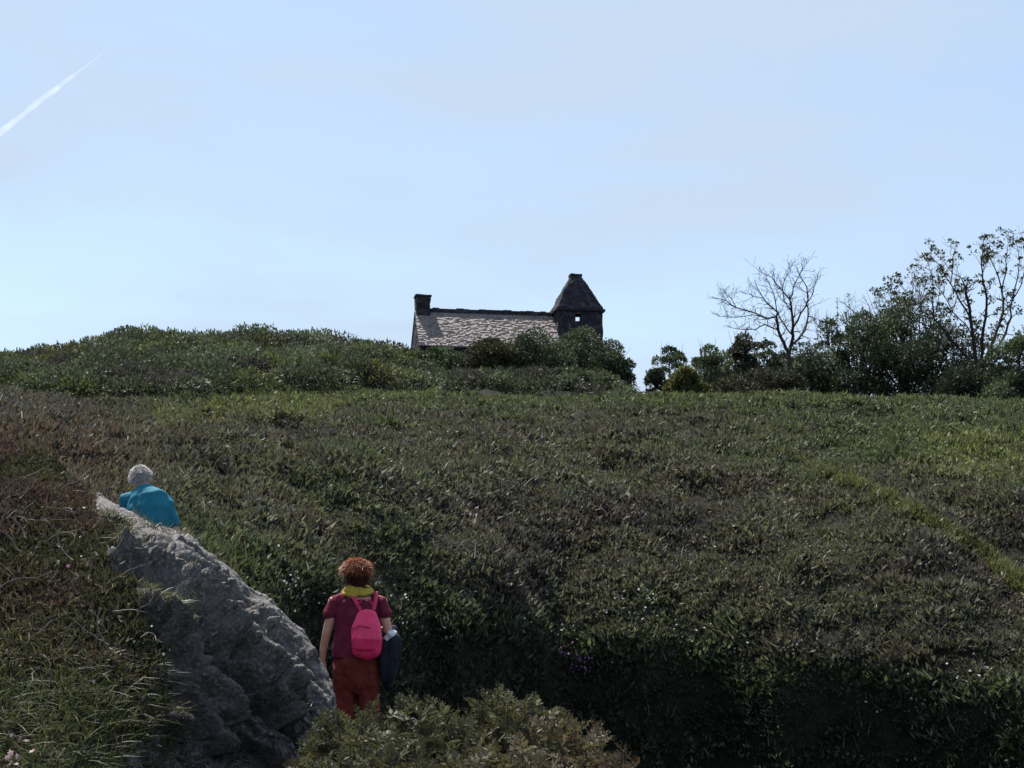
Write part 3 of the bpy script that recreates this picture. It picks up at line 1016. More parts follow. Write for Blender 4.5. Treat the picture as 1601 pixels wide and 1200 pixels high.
# hollow inner dome: eaves underside ring and inner cone
inner0 = sq_ring(bm, 1.04, zb + .0, 0); inner1 = sq_ring(bm, .50, zb + .80, 0)
n = len(inner0)
for k in range(n):
    bm.faces.new((rings[0][(k + 1) % n], rings[0][k], inner0[k], inner0[(k + 1) % n]))
    bm.faces.new((inner0[(k + 1) % n], inner0[k], inner1[k], inner1[(k + 1) % n]))
bm.faces.new(inner1[::-1])
jitter_mesh(bm, .05, 3.5, 80)
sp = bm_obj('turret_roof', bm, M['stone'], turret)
bm = bmesh.new()
grid_box(bm, cx - .30, cx + .30, cy - .30, cy + .30, zb + 1.82, zb + 1.93, .1)
jitter_mesh(bm, .03, 5, 84)
bm_obj('cap_stone', bm, M['stone'], turret)
bm = bmesh.new()
grid_box(bm, TX0 - .12, TX1 + .12, TY0 - .12, TY0 - .004, TZ + .0, TZ + .115, .15)
grid_box(bm, TX0 - .12, TX0 - .004, TY0, TY1, TZ + .0, TZ + .115, .15)
grid_box(bm, TX1 + .004, TX1 + .12, TY0, TY1, TZ + .0, TZ + .115, .15)
jitter_mesh(bm, .04, 5, 90)
bm_obj('corbel_course', bm, M['stone'], turret)

# ------------------------------------------------------------------ foreground mound with rock outcrop
SIL = np.array([(-330, 660, 12.9), (-10, 680, 12.7), (70, 712, 12.4), (125, 756, 12.1), (190, 783, 11.8), (232, 803, 11.7), (290, 832, 11.7), (332, 862, 11.6), (380, 905, 11.6),
                (422, 934, 11.5), (462, 968, 11.4), (492, 1008, 11.3), (514, 1052, 11.2), (527, 1086, 11.0), (519, 1112, 10.8), (510, 1150, 10.5), (502, 1200, 10.2), (490, 1330, 9.6)], float)
CORE = np.array([(-330, 1420, 7.0), (-150, 1420, 7.05), (-100, 1420, 7.1), (-30, 1420, 7.2), (20, 1420, 7.2), (60, 1420, 7.3), (90, 1420, 7.5), (120, 1420, 7.9), (150, 1420, 8.3),
                 (180, 1420, 8.9), (210, 1420, 9.3), (240, 1420, 9.6), (270, 1420, 9.8), (300, 1420, 9.85), (330, 1420, 9.8), (360, 1420, 9.7), (390, 1420, 9.5), (420, 1420, 9.3)], float)
seglen = np.concatenate([[0], np.cumsum(np.hypot(np.diff(SIL[:, 0]), np.diff(SIL[:, 1])))])
NK, NT = 620, 420
ks = np.concatenate([np.linspace(0, 380, 90, endpoint=False), np.linspace(380, seglen[-1], NK - 90)])
def interp3(A): return np.stack([np.interp(ks, seglen, A[:, j]) for j in range(3)], -1)
Sk, Ck = interp3(SIL), interp3(CORE)
ts = np.concatenate([np.linspace(-.35, 0, 60, endpoint=False), np.linspace(0, 1, NT - 60) ** 1.25])
T_, K_ = np.meshgrid(ts, np.arange(NK), indexing='ij')
Sx, Sy, Sd = [Sk[:, j][None, :] + 0 * T_ for j in range(3)]
Cx, Cy, Cd = [Ck[:, j][None, :] + 0 * T_ for j in range(3)]
tp = np.clip(T_, 0, 1); tn = np.clip(-T_, 0, 1)
mx_ = Sx + (Cx - Sx) * tp; my_ = Sy + (Cy - Sy) * tp
prof_t = .42 * (1 - np.exp(-tp * 14)) / (1 - math.exp(-14)) * .55 + tp * (1 - .42 * .55)
md = Sd + (Cd - Sd) * prof_t
MV = Pnp(mx_, my_, md)
# back side: rolls over the crest and drops away behind
back = tn / .35
kk = ks / seglen[-1]
dirx = smooth(.45, .8, kk)[None, :]
MV[..., 1] += back * 1.5 * (1 - .2 * dirx)
MV[..., 0] += back * dirx * .35
MV[..., 2] -= (back ** 1.4) * 2.9
# normals
def grid_normals(G):
    a = np.gradient(G, axis=0); b = np.gradient(G, axis=1)
    n = np.cross(b, a); n /= (np.linalg.norm(n, axis=-1, keepdims=True) + 1e-9)
    return n
nrm = grid_normals(MV)
if nrm[200, 200, 1] > 0: nrm = -nrm
# rock mask: photograph-side outline turned into a surface mask
def in_poly(px, py, poly):
    ins = np.zeros(px.shape, bool)
    x0, y0 = poly[-1]
    for x1, y1 in poly:
        c_ = ((y1 > py) != (y0 > py)) & (px < (x0 - x1) * (py - y1) / (y0 - y1 + 1e-9) + x1)
        ins ^= c_; x0, y0 = x1, y1
    return ins
wob = fbm(MV * 2.2, 3, 61)
bx, by = mx_ + wob * 26, my_ + fbm(MV * 2.2 + 9, 3, 62) * 26
ROCKP = [(158, 700), (700, 700), (700, 1500), (215, 1500), (205, 1200), (240, 1115), (268, 1075), (238, 1035), (265, 1000), (228, 962), (205, 905), (168, 888), (166, 868), (205, 856), (190, 852), (170, 836), (160, 806)]
rmask = in_poly(bx, by, ROCKP)
# displacement: strata that dip to the lower right, deep clefts, small roughness
wld = MV
ang = R(-52)
sx = wld[..., 0] * math.cos(ang) + wld[..., 2] * math.sin(ang)      # along the dip
sz = -wld[..., 0] * math.sin(ang) + wld[..., 2] * math.cos(ang)     # across the strata
warp = fbm(wld * 1.1, 3, 71)
q1 = np.stack([sx * .55 + warp * .5, wld[..., 1] * .35, sz * 2.1 + warp * 1.1], -1)
q2 = np.stack([sx * 1.6, wld[..., 1] * 1.3, sz * 6.5 + warp * 2.2], -1)
r1 = ridged(q1, 3, 81)
lay = q1[..., 2] * 1.35 + .3 * fbm(q1, 2, 5)
saw = lay - np.floor(lay)                                   # tilted beds: ramp with abrupt break
saw = np.where(saw < .82, saw / .82, (1 - saw) / .18)
disp = .04 * r1 + .05 * (saw - .5) + .030 * ridged(q2, 4, 91, .6) + .034 * fbm(wld * 9, 4, 95, .65)
cleft = np.abs(vnoise(np.stack([sx * .35 + 3, wld[..., 1] * .2, sz * 1.25 + warp * .5], -1), 99))
disp -= .10 * (1 - smooth(0, .10, cleft))
def ledge(pts, A, wr=55., wd=9., wl=55.):
    best = np.full(mx_.shape, 1e9); sg = np.zeros(mx_.shape)
    for i_, ((x0, y0), (x1, y1)) in enumerate(zip(pts[:-1], pts[1:])):
        dx, dy = x1 - x0, y1 - y0
        t = ((jx - x0) * dx + (jy - y0) * dy) / (dx * dx + dy * dy)
        tc_ = np.clip(t, 0, 1)
        d_ = np.hypot(jx - x0 - tc_ * dx, jy - y0 - tc_ * dy)
        s_ = np.sign(dx * (jy - y0) - dy * (jx - x0))
        end = 1.0
        if i_ == 0: end = np.where(t < 0, 3.0, 1.0)
        if i_ == len(pts) - 2: end = np.where(t > 1, 3.0, 1.0)
        d_ = d_ * end
        m_ = d_ < best
        best = np.where(m_, d_, best); sg = np.where(m_, s_, sg)
    up = np.clip(1 - best / wr, 0, 1) ** 1.5
    dn = np.where(best < wd, 1 - 1.7 * best / wd, -.7 * np.clip(1 - (best - wd) / wl, 0, 1))
    return A * np.where(sg < 0, up, dn)
jx = mx_ + 9 * fbm(MV * 3.2, 3, 201); jy = my_ + 9 * fbm(MV * 3.2 + 5, 3, 203)
def worley(q, seed):
    i = np.floor(q).astype(np.int64); f1 = np.full(q.shape[:-1], 9.); f2 = f1.copy(); pl = np.zeros(q.shape[:-1])
    for a in (-1, 0, 1):
        for b in (-1, 0, 1):
            for c_ in (-1, 0, 1):
                ix, iy, iz = i[..., 0] + a, i[..., 1] + b, i[..., 2] + c_
                h = [_hash(ix, iy, iz, seed + k) for k in range(7)]
                cen = np.stack([ix + h[0], iy + h[1], iz + h[2]], -1)
                dv = q - cen
                d_ = np.sqrt((dv ** 2).sum(-1))
                t_ = (h[3] - .5) + (h[4] - .5) * 1.6 * dv[..., 0] + (h[5] - .5) * 1.6 * dv[..., 1] + (h[6] - .5) * 1.6 * dv[..., 2]
                n_ = d_ < f1
                f2 = np.where(n_, f1, np.minimum(f2, d_)); pl = np.where(n_, t_, pl); f1 = np.where(n_, d_, f1)
    return pl, f2 - f1
wq = wld + .05 * np.stack([fbm(wld * 4, 2, 301), fbm(wld * 4, 2, 302), fbm(wld * 4, 2, 303)], -1)
sx2 = wq[..., 0] * math.cos(ang) + wq[..., 2] * math.sin(ang); sz2 = -wq[..., 0] * math.sin(ang) + wq[..., 2] * math.cos(ang)
for sc_, am_, cr_ in ((2.6, .10, .06), (6.0, .055, .042), (15., .022, .017)):
    pl_, ed_ = worley(np.stack([sx2 * sc_ * .45, wq[..., 1] * sc_ * .7, sz2 * sc_], -1), int(sc_ * 10))
    disp = disp + am_ * pl_ - cr_ * (1 - smooth(0, .10, ed_))
LEDGES = [([(183, 859), (239, 876), (273, 902), (303, 945), (337, 992), (367, 1029), (405, 1059), (439, 1098), (455, 1130)], .17),
          ([(222, 944), (264, 960), (294, 982), (320, 1012), (333, 1055), (358, 1098), (375, 1127)], .13),
          ([(225, 1062), (264, 1055), (299, 1066), (322, 1090), (345, 1130), (360, 1180)], .12),
          ([(262, 862), (299, 893), (363, 918), (409, 958), (461, 990), (491, 1024)], .08),
          ([(340, 1000), (385, 1018), (420, 1048), (452, 1085)], .07),
          ([(380, 1140), (412, 1160), (445, 1186)], .08),
          ([(230, 830), (290, 860), (340, 892), (380, 925)], .05),
          ([(210, 1130), (250, 1118), (285, 1128), (305, 1160)], .07)]
for pl_, A_ in LEDGES:
    disp = disp + ledge(pl_, A_ * 1.3)
edge = .30 + .70 * smooth(0, .08, tp)
disp = disp * edge - .02
soft = .08 * fbm(wld * 1.6, 3, 120) + .03 * fbm(wld * 7, 3, 121)
mw = smooth(-.2, .2, np.where(rmask, 1.0, -1.0))
# blur mask a bit along both axes
mf = rmask.astype(float)
for _ in range(5):
    mf[1:-1] = (mf[:-2] + mf[1:-1] * 2 + mf[2:]) / 4
    mf[:, 1:-1] = (mf[:, :-2] + mf[:, 1:-1] * 2 + mf[:, 2:]) / 4
MD = MV + nrm * (disp * mf + soft * (1 - mf) * .8 - .05 * (1 - mf))[..., None]
nT, nK = T_.shape
idm = np.arange(nT * nK).reshape(nT, nK)
quad = np.stack([idm[:-1, :-1], idm[1:, :-1], idm[1:, 1:], idm[:-1, 1:]], -1).reshape(-1, 4)
qm = rmask[:-1, :-1].reshape(-1)
def sub_mesh(name, q, mat, sm=True):
    used = np.unique(q); remap = np.zeros(nT * nK, int); remap[used] = np.arange(len(used))
    return mesh_np(name, MD.reshape(-1, 3)[used], remap[q], mat, None, None, sm)
rock = sub_mesh('rock_outcrop', quad[qm], M['rock'], True)
tag(rock, 'large grey schist outcrop sloping down beside the path in the foreground', 'rock')
mound = sub_mesh('mound', quad[~qm], M['mound'])
tag(mound, kind='structure')
bpy.context.view_layer.update()

NM = grid_normals(MD)
if NM[200, 200, 1] > 0: NM = -NM

def mound_pts(n, poly, mask=None):
    """random points on the mound surface inside a photo polygon"""
    w = np.ones(nT * nK)
    ins = in_poly(mx_, my_, poly) & (T_ >= -.06)
    if mask is not None: ins &= mask
    G = MD
    area = np.linalg.norm(np.cross(np.gradient(G, axis=0), np.gradient(G, axis=1)), axis=-1) * ins
    pr = area.ravel() / area.sum()
    i = RNG.choice(nT * nK, n, p=pr)
    cell = .01
    return G.reshape(-1, 3)[i] + RNG.normal(size=(n, 3)) * np.array([cell, cell, .002]), mx_.ravel()[i], my_.ravel()[i]

notrock = ~rmask
ALL = [(-120, 700), (700, 700), (700, 1320), (-120, 1320)]
# grass: green low down, brown and red tangle higher up
LG = Leaves()
p, qx, qy = mound_pts(34000, [(-120, 620), (330, 620), (330, 1320), (-120, 1320)], notrock)
kk_ = ~((qx > 128) & (qy < 815)); p, qx, qy = p[kk_], qx[kk_], qy[kk_]
n2 = fbm(p * 1.3, 3, 131); n3 = fbm(p * 4, 2, 133)
hi = 1 - smooth(900, 1060, qy + n2 * 90)
hc = hi[:, None]
GR = C3(.075, .088, .042); GB = C3(.080, .066, .048); RB = C3(.078, .058, .050)
c = (GR[None] * (1 - hc) + GB[None] * hc)
rdm = (smooth(-.1, .3, n3) * hi)[:, None] * .6
c = c * (1 - rdm) + RB[None] * rdm
stw = (RNG.random(len(p)) < .10)[:, None]
c = np.where(stw, STRAW[None] * 1.1, c) * RNG.uniform(.5, 1.35, (len(p), 1))
d = RNG.normal(size=p.shape) * .55 + np.array([.06, -.1, 0]); d[:, 2] = RNG.uniform(.3, 1.1, len(p))
L = (RNG.uniform(.06, .17, len(p)) * (1 - .45 * hi)) * (1 + .5 * n2).clip(.4, 1.5)
LG.blades(p, d, L, RNG.uniform(.004, .010, len(p)), c, 1.0, 3)
ob = LG.build('mound_grass', M['grass'])
tag(ob, 'tangled green and brown grass covering the mound left of the rock', 'grass', kind='stuff')

# dead bracken and low heather leaves on the mound
LH = Leaves()
p, qx, qy = mound_pts(8200, [(-120, 600), (300, 600), (300, 1150), (-120, 1150)], notrock)
n2 = fbm(p * 1.6, 3, 141)
hi = 1 - smooth(960, 1080, qy + n2 * 80)
k = (RNG.random(len(p)) < (.25 + .75 * hi)) & ~((qx > 140) & (qy < 815))
p, n2, hi = p[k], n2[k], hi[k]
cw = smooth(-.25, .3, n2)[:, None]
c = (RB * .9)[None] * cw + C3(.05, .055, .03)[None] * (1 - cw)
tuft(LH, p, c, 9, .055, .022, .8, .7, .10, .35)
ob = LH.build('dead_bracken', M['dry'])
tag(ob, 'reddish brown dead bracken and heather matted on the top of the mound', 'bracken', kind='stuff')

# moss and grass tufts rooted in rock clefts
LM = Leaves()
p, qx, qy = mound_pts(9000, ALL, rmask & (cleft < .16) & (mx_ < 470))
k = fbm(p * 3, 2, 151) > .12
p = p[k]
d = RNG.normal(size=p.shape) * .5; d[:, 2] = 1
LM.blades(p, d, RNG.uniform(.03, .10, len(p)), .006, C3(.08, .085, .045)[None] * RNG.uniform(.5, 1.4, (len(p), 1)), 1, 2)
ob = LM.build('rock_moss', M['grass'])
tag(ob, 'small dry tufts rooted in the cracks of the grey rock', 'moss', kind='stuff')

# dead stems lying over the mound
def stem_obj(i, p, d, L, rad):
    rnd = random.Random(100 + i)
    q = Vector(p.tolist()); dd = Vector(d.tolist()).normalized()
    pts = [Vector((0, 0, 0))]; rads = [rad]
    n = 9
    bend = Vector((rnd.gauss(0, .28), rnd.gauss(0, .2), rnd.gauss(-.05, .28)))
    TB = Tubes(); cur = Vector((0, 0, 0))
    for k in range(n):
        dd = (dd + bend * .6 + Vector((rnd.gauss(0, .22), rnd.gauss(0, .22), rnd.gauss(0, .22)))).normalized()
        cur = cur + dd * L / n
        pts.append(cur.copy()); rads.append(rad * (1 - .75 * (k + 1) / n))
        if rnd.random() < .3:
            s_ = (dd + Vector((rnd.gauss(0, .7), rnd.gauss(0, .7), rnd.gauss(.2, .6)))).normalized()
            TB.add([cur.copy(), cur + s_ * L * .12, cur + s_ * L * .24 + Vector((0, 0, rnd.gauss(0, .02)))], [rads[-1] * .8, rads[-1] * .6, rads[-1] * .3], 5)
    TB.add(pts, rads, 6)
    o = TB.build('dead_stem', M['twig'])
    o.location = q
    return o
p, qx, qy = mound_pts(64, [(-20, 740), (100, 760), (140, 810), (190, 900), (280, 980), (290, 1070), (-20, 1060)], notrock)
for i in range(64):
    d = np.array([RNG.normal() * .9 + .2, RNG.normal() * .3 - .1, RNG.normal() * .35 + .08])
    o = stem_obj(i, p[i] + np.array([0, -.03, .05]), d, RNG.uniform(.18, .5), RNG.uniform(.003, .0065))
    where = 'high on the mound' if qy[i] < 900 else ('halfway down the mound' if qy[i] < 990 else 'above the green grass')
    tag(o, 'thin grey dead stem tangled ' + where + ' left of the rock', 'twig', 'dead stems tangled %s' % where)

LE = Leaves()
p, qx, qy = mound_pts(5200, [(196, 850), (235, 905), (262, 965), (318, 1010), (300, 1060), (330, 1110), (262, 1210), (190, 1230)], rmask)
k = fbm(p * 2.6, 3, 171) > -.05
p = p[k]
pb, _, _ = mound_pts(1500, [(142, 792), (205, 806), (222, 850), (150, 852)], rmask)
p = np.concatenate([p, pb])
d = RNG.normal(size=p.shape) * .6; d[:, 2] = RNG.uniform(.2, 1, len(p))
cc = np.where((RNG.random(len(p)) < .5)[:, None], GB[None], GR[None]) * RNG.uniform(.5, 1.4, (len(p), 1))
LE.blades(p, d, RNG.uniform(.04, .13, len(p)), .007, cc, 1.1, 3)
ob = LE.build('dry_grass', M['grass'])
tag(ob, 'dry grass creeping over the left side of the grey rock', 'grass', kind='stuff')


def slope_at(px, py):
    rg = np.linspace(15.5, 54, 500)
    out = []
    for a, b_ in zip(px, py):
        g = ground_pt(np.full(500, a), rg)
        _, gy = to_px(g)
        v = np.where(gy <= b_)[0]
        if len(v): out.append(g[v[0]])
    return np.array(out)


t = RNG.random(1000) ** .7
lx = 1225 + t * 400
ly = np.interp(lx, [1225, 1330, 1430, 1520, 1640], [713, 755, 805, 862, 950]) + RNG.normal(size=len(t)) * (2 + 2.2 * t)
p = slope_at(lx, ly)
LY = Leaves()
b = np.repeat(p, 7, axis=0) + RNG.normal(size=(len(p) * 7, 3)) * np.array([.07, .05, .02])
d = RNG.normal(size=b.shape) * .35; d[:, 2] = 1
LY.blades(b, d, RNG.uniform(.12, .26, len(b)), .018, (LIME * .75 + STRAW * .18)[None] * RNG.uniform(.45, 1.1, (len(b), 1)), .8, 2)
ob = LY.build('path_grass', M['grass'])
tag(ob, 'narrow strip of bright yellow green grass running down the right of the slope', 'grass', kind='stuff')

# ------------------------------------------------------------------ flowers
def flowers(name, label, cat, pts, n, c, size, spread, r_of=None, k=5, lift=.12):
    LV = Leaves(); base = []
    for (fx, fy, rr, w) in pts:
        m = int(n * w)
        if rr is None:
            q, _, _ = mound_pts(m * 3, [(fx - spread, fy - spread), (fx + spread, fy - spread), (fx + spread, fy + spread), (fx - spread, fy + spread)])
            base.append(q[:m]); continue
        px = fx + RNG.normal(size=m) * spread; py = fy + RNG.normal(size=m) * spread * .45
        rg = np.linspace(15, 52, 1500)
        for a, b_ in zip(px, py):
            g = ground_pt(np.full(1500, a), rg)
            _, gy = to_px(g)
            vis = np.where(gy <= b_)[0]
            if len(vis): base.append(g[vis[0]][None])
    b = np.concatenate(base)
    b = b + np.array([0, 0, lift]) + RNG.normal(size=b.shape) * np.array([.03, .03, .05])
    m = len(b)
    bb = np.repeat(b, k, axis=0)
    a = np.tile(np.arange(k) * 2 * math.pi / k, m)
    f = RNG.normal(size=(m, 3)) * .4 + np.array([0, -.7, .6]); f /= np.linalg.norm(f, axis=1, keepdims=True)
    u = np.cross(f, np.array([0, 0, 1.0])); u /= np.linalg.norm(u, axis=1, keepdims=True); v = np.cross(f, u)
    u, v, f = [np.repeat(t, k, axis=0) for t in (u, v, f)]
    d = u * np.cos(a)[:, None] + v * np.sin(a)[:, None] + f * .25
    sz = np.repeat(RNG.uniform(.7, 1.3, m), k) * size
    LV.kites(bb, d, sz, sz * .8, np.tile(c, (len(bb), 1)) * RNG.uniform(.85, 1.1, (len(bb), 1)), .05, tw=f)
    o = LV.build(name, M['petal'])
    tag(o, label, cat, kind='stuff')
    return o

Wt = C3(.60, .60, .56)
flowers('white_flowers', 'scattered small white flowers along the top of the shaded bank', 'flowers',
        [(660, 985, 1, .6), (820, 985, 1, 1.0), (860, 1000, 1, .8), (930, 960, 1, .5), (1010, 945, 1, .7), (1080, 1000, 1, .8), (1130, 1020, 1, .7), (1230, 1025, 1, .7), (1380, 1060, 1, .6),
         (1500, 1070, 1, .6), (1550, 1080, 1, .5), (1060, 840, 1, .6), (1085, 870, 1, .4), (485, 925, 1, .9), (495, 950, 1, .6), (450, 880, 1, .3), (1430, 1115, 1, .7), (1490, 825, 1, .4),
         (700, 1010, 1, .4), (640, 940, 1, .6), (1240, 790, 1, .3), (1350, 1130, 1, .3)], 17, Wt, .022, 22)
flowers('purple_flowers', 'cluster of small purple flowers on the dark bank', 'flowers', [(905, 1052, 1, 1.0), (880, 1035, 1, .5)], 42, C3(.34, .14, .38), .026, 11)
flowers('pink_flowers', 'few pink flowers in the grass near the top of the mound', 'flowers', [(108, 905, None, 1.0)], 7, C3(.5, .18, .32), .014, 14, lift=.06)
flowers('pale_pink_flowers', 'patch of pale pink flowers at the lower left corner', 'flowers', [(12, 1172, None, 1.0), (35, 1182, None, .6)], 13, C3(.55, .38, .40), .017, 17, lift=.07)
flowers('daisies', 'tiny white flowers dotted over the mound beside the rock', 'flowers', [(60, 850, None, .5), (140, 880, None, .6), (215, 1020, None, .5), (100, 830, None, .4), (205, 1065, None, .3), (60, 1030, None, .3)], 10, Wt, .011, 40, lift=.05)


# ------------------------------------------------------------------ foreground bushes
def frond_bush(name, label, px, r, wpx, toppx, c1, c2, nf=260, depth=1.1, group=None, floor=-.6):
    """mound of arching sprays with small paired leaflets"""
    m = r / F
    z_top = float(Pnp(px, toppx - 24, r)[2])
    base = np.array([(px - 800.5) * m, r, float(terrain_z(px, r))])
    H = z_top - base[2]
    W = wpx * m / 2 * 1.15
    e = empty(name, tuple(base)); tag(e, label, 'bush', group)
    LV = Leaves(); TB = Tubes()
    for i in range(nf):
        u = RNG.normal(size=3); u /= np.linalg.norm(u)
        if u[2] < 0 and i % 3: u[2] = -u[2] * .6
        sh = 1 - .45 * RNG.random() ** 2
        hr = min(.55, H * .45); cpos = np.array([0, 0, H - hr * 1.12]) + u * np.array([W, depth * .7, hr]) * sh * (1 + .20 * vnoise(u[None] * 2.6 + px, 8)[0])
        if i % 4 == 0: cpos[2] -= RNG.random() * (H - hr)
        fl = RNG.uniform(.14, .30)
        d = u * np.array([.9, .9, .6]) + RNG.normal(size=3) * .40 + np.array([0, 0, .45]); d /= np.linalg.norm(d)
        st = cpos - d * fl * .7
        side = np.cross(d, RNG.normal(size=3)); side /= np.linalg.norm(side)
        nn = np.cross(side, d)
        k = 12
        t = np.repeat(np.linspace(.1, 1, k), 2)
        sg = np.tile([1., -1.], k)
        curve = -.22 * t ** 2
        b = st[None] + d[None] * (fl * t)[:, None] + np.array([0, 0, 1.0])[None] * (curve * fl)[:, None]
        dv = side[None] * sg[:, None] + d[None] * .55 + RNG.normal(size=(2 * k, 3)) * .25
        ll = fl * .24 * (1.08 - t) + .010
        w_ = smooth(-.4, .4, vnoise(cpos[None] * 2 + 40, 3))[0]
        cc = (c1 * (1 - w_) + c2 * w_) * RNG.uniform(.6, 1.35)
        LV.kites(b, dv, ll * 1.15, ll * .42, np.tile(cc, (2 * k, 1)) * RNG.uniform(.75, 1.25, (2 * k, 1)), .06, tw=np.tile(nn, (2 * k, 1)) + RNG.normal(size=(2 * k, 3)) * .4)
        if i % 3 == 0:
            TB.add([(cpos[0] * .25, cpos[1] * .25, 0), tuple(st * .75), tuple(st), tuple(st + d * fl * .9 + np.array([0, 0, -.18 * fl]))], [.006, .005, .003, .0015], 4)
    LV.build('fronds', M['leaf'], e)
    TB.build('stems', M['bark'], e)
    return e


BG = C3(.066, .068, .040); BG2 = C3(.094, .088, .052); BR = C3(.105, .075, .055)
FB = 'low bushes in the foreground below the woman'
frond_bush('bush', 'olive bush against the foot of the rock below the woman', 560, 9.9, 190, 1100, BG, BG2, 420, .8, FB)
frond_bush('bush', 'pointed green bush right of the woman with an upright sprig', 672, 10.0, 150, 1086, BG, BG2 * .9, 380, .8, FB)
frond_bush('bush', 'tallest green bush in the middle of the foreground bushes', 795, 10.0, 170, 1083, BG * .85, BG2, 420, .8, FB)
frond_bush('bush', 'reddish brown tipped bush at the right end of the foreground bushes', 885, 9.8, 170, 1112, BR, BG2, 400, .8, FB)
frond_bush('bush', 'low brown bush trailing off toward the dark gully', 955, 9.3, 130, 1162, BR * .9, BR, 260, .6, FB)
frond_bush('bush', 'front bush at the bottom edge beside the rock', 600, 9.0, 240, 1150, BG, BR, 480, .7, FB)
frond_bush('bush', 'front bush at the bottom edge under the tallest bush', 790, 9.0, 260, 1142, BG2, BR, 520, .7, FB)

# ------------------------------------------------------------------ people
def tube_bm(bm, pts, rads, sides=14, cap=1.0):
    """tapered capsule chain; rads may be (rx, ry) pairs"""
    pts = [Vector(p_) for p_ in pts]
    rr = [(a, a) if not isinstance(a, tuple) else a for a in rads]
    first, last = pts[0], pts[-1]
    rings = []
    def ring(p, t, ra, rb):
        u = Vector((1, 0, 0)) - t * t.x
        if u.length < .2: u = Vector((0, 1, 0)) - t * t.y
        u.normalize(); v = t.cross(u)
        return [bm.verts.new(p + u * ra * math.cos(2 * math.pi * k / sides) + v * rb * math.sin(2 * math.pi * k / sides)) for k in range(sides)]
    t0 = (pts[1] - pts[0]).normalized(); t1 = (pts[-1] - pts[-2]).normalized()
    for a in (75, 45, 20):
        s_, c_ = math.sin(R(a)), math.cos(R(a))
        rings.append(ring(first - t0 * min(rr[0]) * s_ * cap, t0, rr[0][0] * c_, rr[0][1] * c_))
    for i, p_ in enumerate(pts):
        t = (pts[min(i + 1, len(pts) - 1)] - pts[max(i - 1, 0)]).normalized()
        rings.append(ring(p_, t, *rr[i]))
    for a in (20, 45, 75):
        s_, c_ = math.sin(R(a)), math.cos(R(a))
        rings.append(ring(last + t1 * min(rr[-1]) * s_ * cap, t1, rr[-1][0] * c_, rr[-1][1] * c_))
    for a, b in zip(rings[:-1], rings[1:]):
        for k in range(sides): bm.faces.new((a[k], a[(k + 1) % sides], b[(k + 1) % sides], b[k]))
    bm.faces.new(rings[0][::-1]); bm.faces.new(rings[-1])


def ell_bm(bm, c, r, rot=(0, 0, 0), sub=3):
    m = Matrix.Translation(c) @ Matrix.Rotation(rot[2], 4, 'Z') @ Matrix.Rotation(rot[1], 4, 'Y') @ Matrix.Rotation(rot[0], 4, 'X') @ Matrix.Diagonal((*r, 1))
    bmesh.ops.create_icosphere(bm, subdivisions=sub, radius=1, matrix=m)


def remeshed(name, bm, mat, parent, voxel=.008, smooth_it=4, disp=None):
    me = bpy.data.meshes.new('t'); bm.to_mesh(me); bm.free()
    o = bpy.data.objects.new('t', me); COL.objects.link(o)
    mo = o.modifiers.new('r', 'REMESH'); mo.mode = 'VOXEL'; mo.voxel_size = voxel; mo.use_smooth_shade = True
    if smooth_it:
        sm = o.modifiers.new('s', 'SMOOTH'); sm.iterations = smooth_it; sm.factor = .5
    dg = bpy.context.evaluated_depsgraph_get()
    me2 = bpy.data.meshes.new_from_object(o.evaluated_get(dg))
    bpy.data.objects.remove(o); bpy.data.meshes.remove(me)
    me2.name = name
    n = len(me2.vertices)
    co = np.zeros(n * 3, np.float32); me2.vertices.foreach_get('co', co); co = co.reshape(-1, 3)
    if disp:
        no_ = np.zeros(n * 3, np.float32); me2.vertices.foreach_get('normal', no_); no_ = no_.reshape(-1, 3)
        co = co + no_ * disp(co)[:, None]
        me2.vertices.foreach_set('co', co.astype(np.float32).ravel())
    me2.polygons.foreach_set('use_smooth', np.ones(len(me2.polygons), bool))
    me2.materials.clear(); me2.materials.append(mat)
    me2.update()
    q = bpy.data.objects.new(name, me2); COL.objects.link(q)
    q.parent = parent
    return q


def hand(bm, wrist, d, palm_n, side, s=1.0, curl=.5):
    """palm and five fingers: d along the hand, palm_n palm normal, side towards the thumb"""
    w, d, n, sd_ = Vector(wrist), Vector(d).normalized(), Vector(palm_n).normalized(), Vector(side).normalized()
    tube_bm(bm, [w, w + d * .04 * s, w + d * .085 * s], [(.024 * s, .018 * s), (.036 * s, .016 * s), (.038 * s, .014 * s)], 12)
    for k, (off, L) in enumerate(((.030, .066), (.011, .076), (-.009, .070), (-.028, .055))):
        b = w + d * .088 * s + sd_ * off * s
        dd = (d + n * curl * .25).normalized(); p1 = b + dd * L * .42 * s
        dd = (d + n * curl * .9).normalized(); p2 = p1 + dd * L * .32 * s
        dd = (d + n * curl * 1.7).normalized(); p3 = p2 + dd * L * .26 * s
        tube_bm(bm, [b, p1, p2, p3], [.0095 * s, .0088 * s, .008 * s, .0068 * s], 8)
    b = w + d * .03 * s + sd_ * .030 * s
    p1 = b + (d * .6 + sd_ * .75 + n * .2).normalized() * .035 * s
    p2 = p1 + (d * .9 + sd_ * .35 + n * .35).normalized() * .030 * s
    tube_bm(bm, [b, p1, p2], [.013 * s, .011 * s, .009 * s], 8)


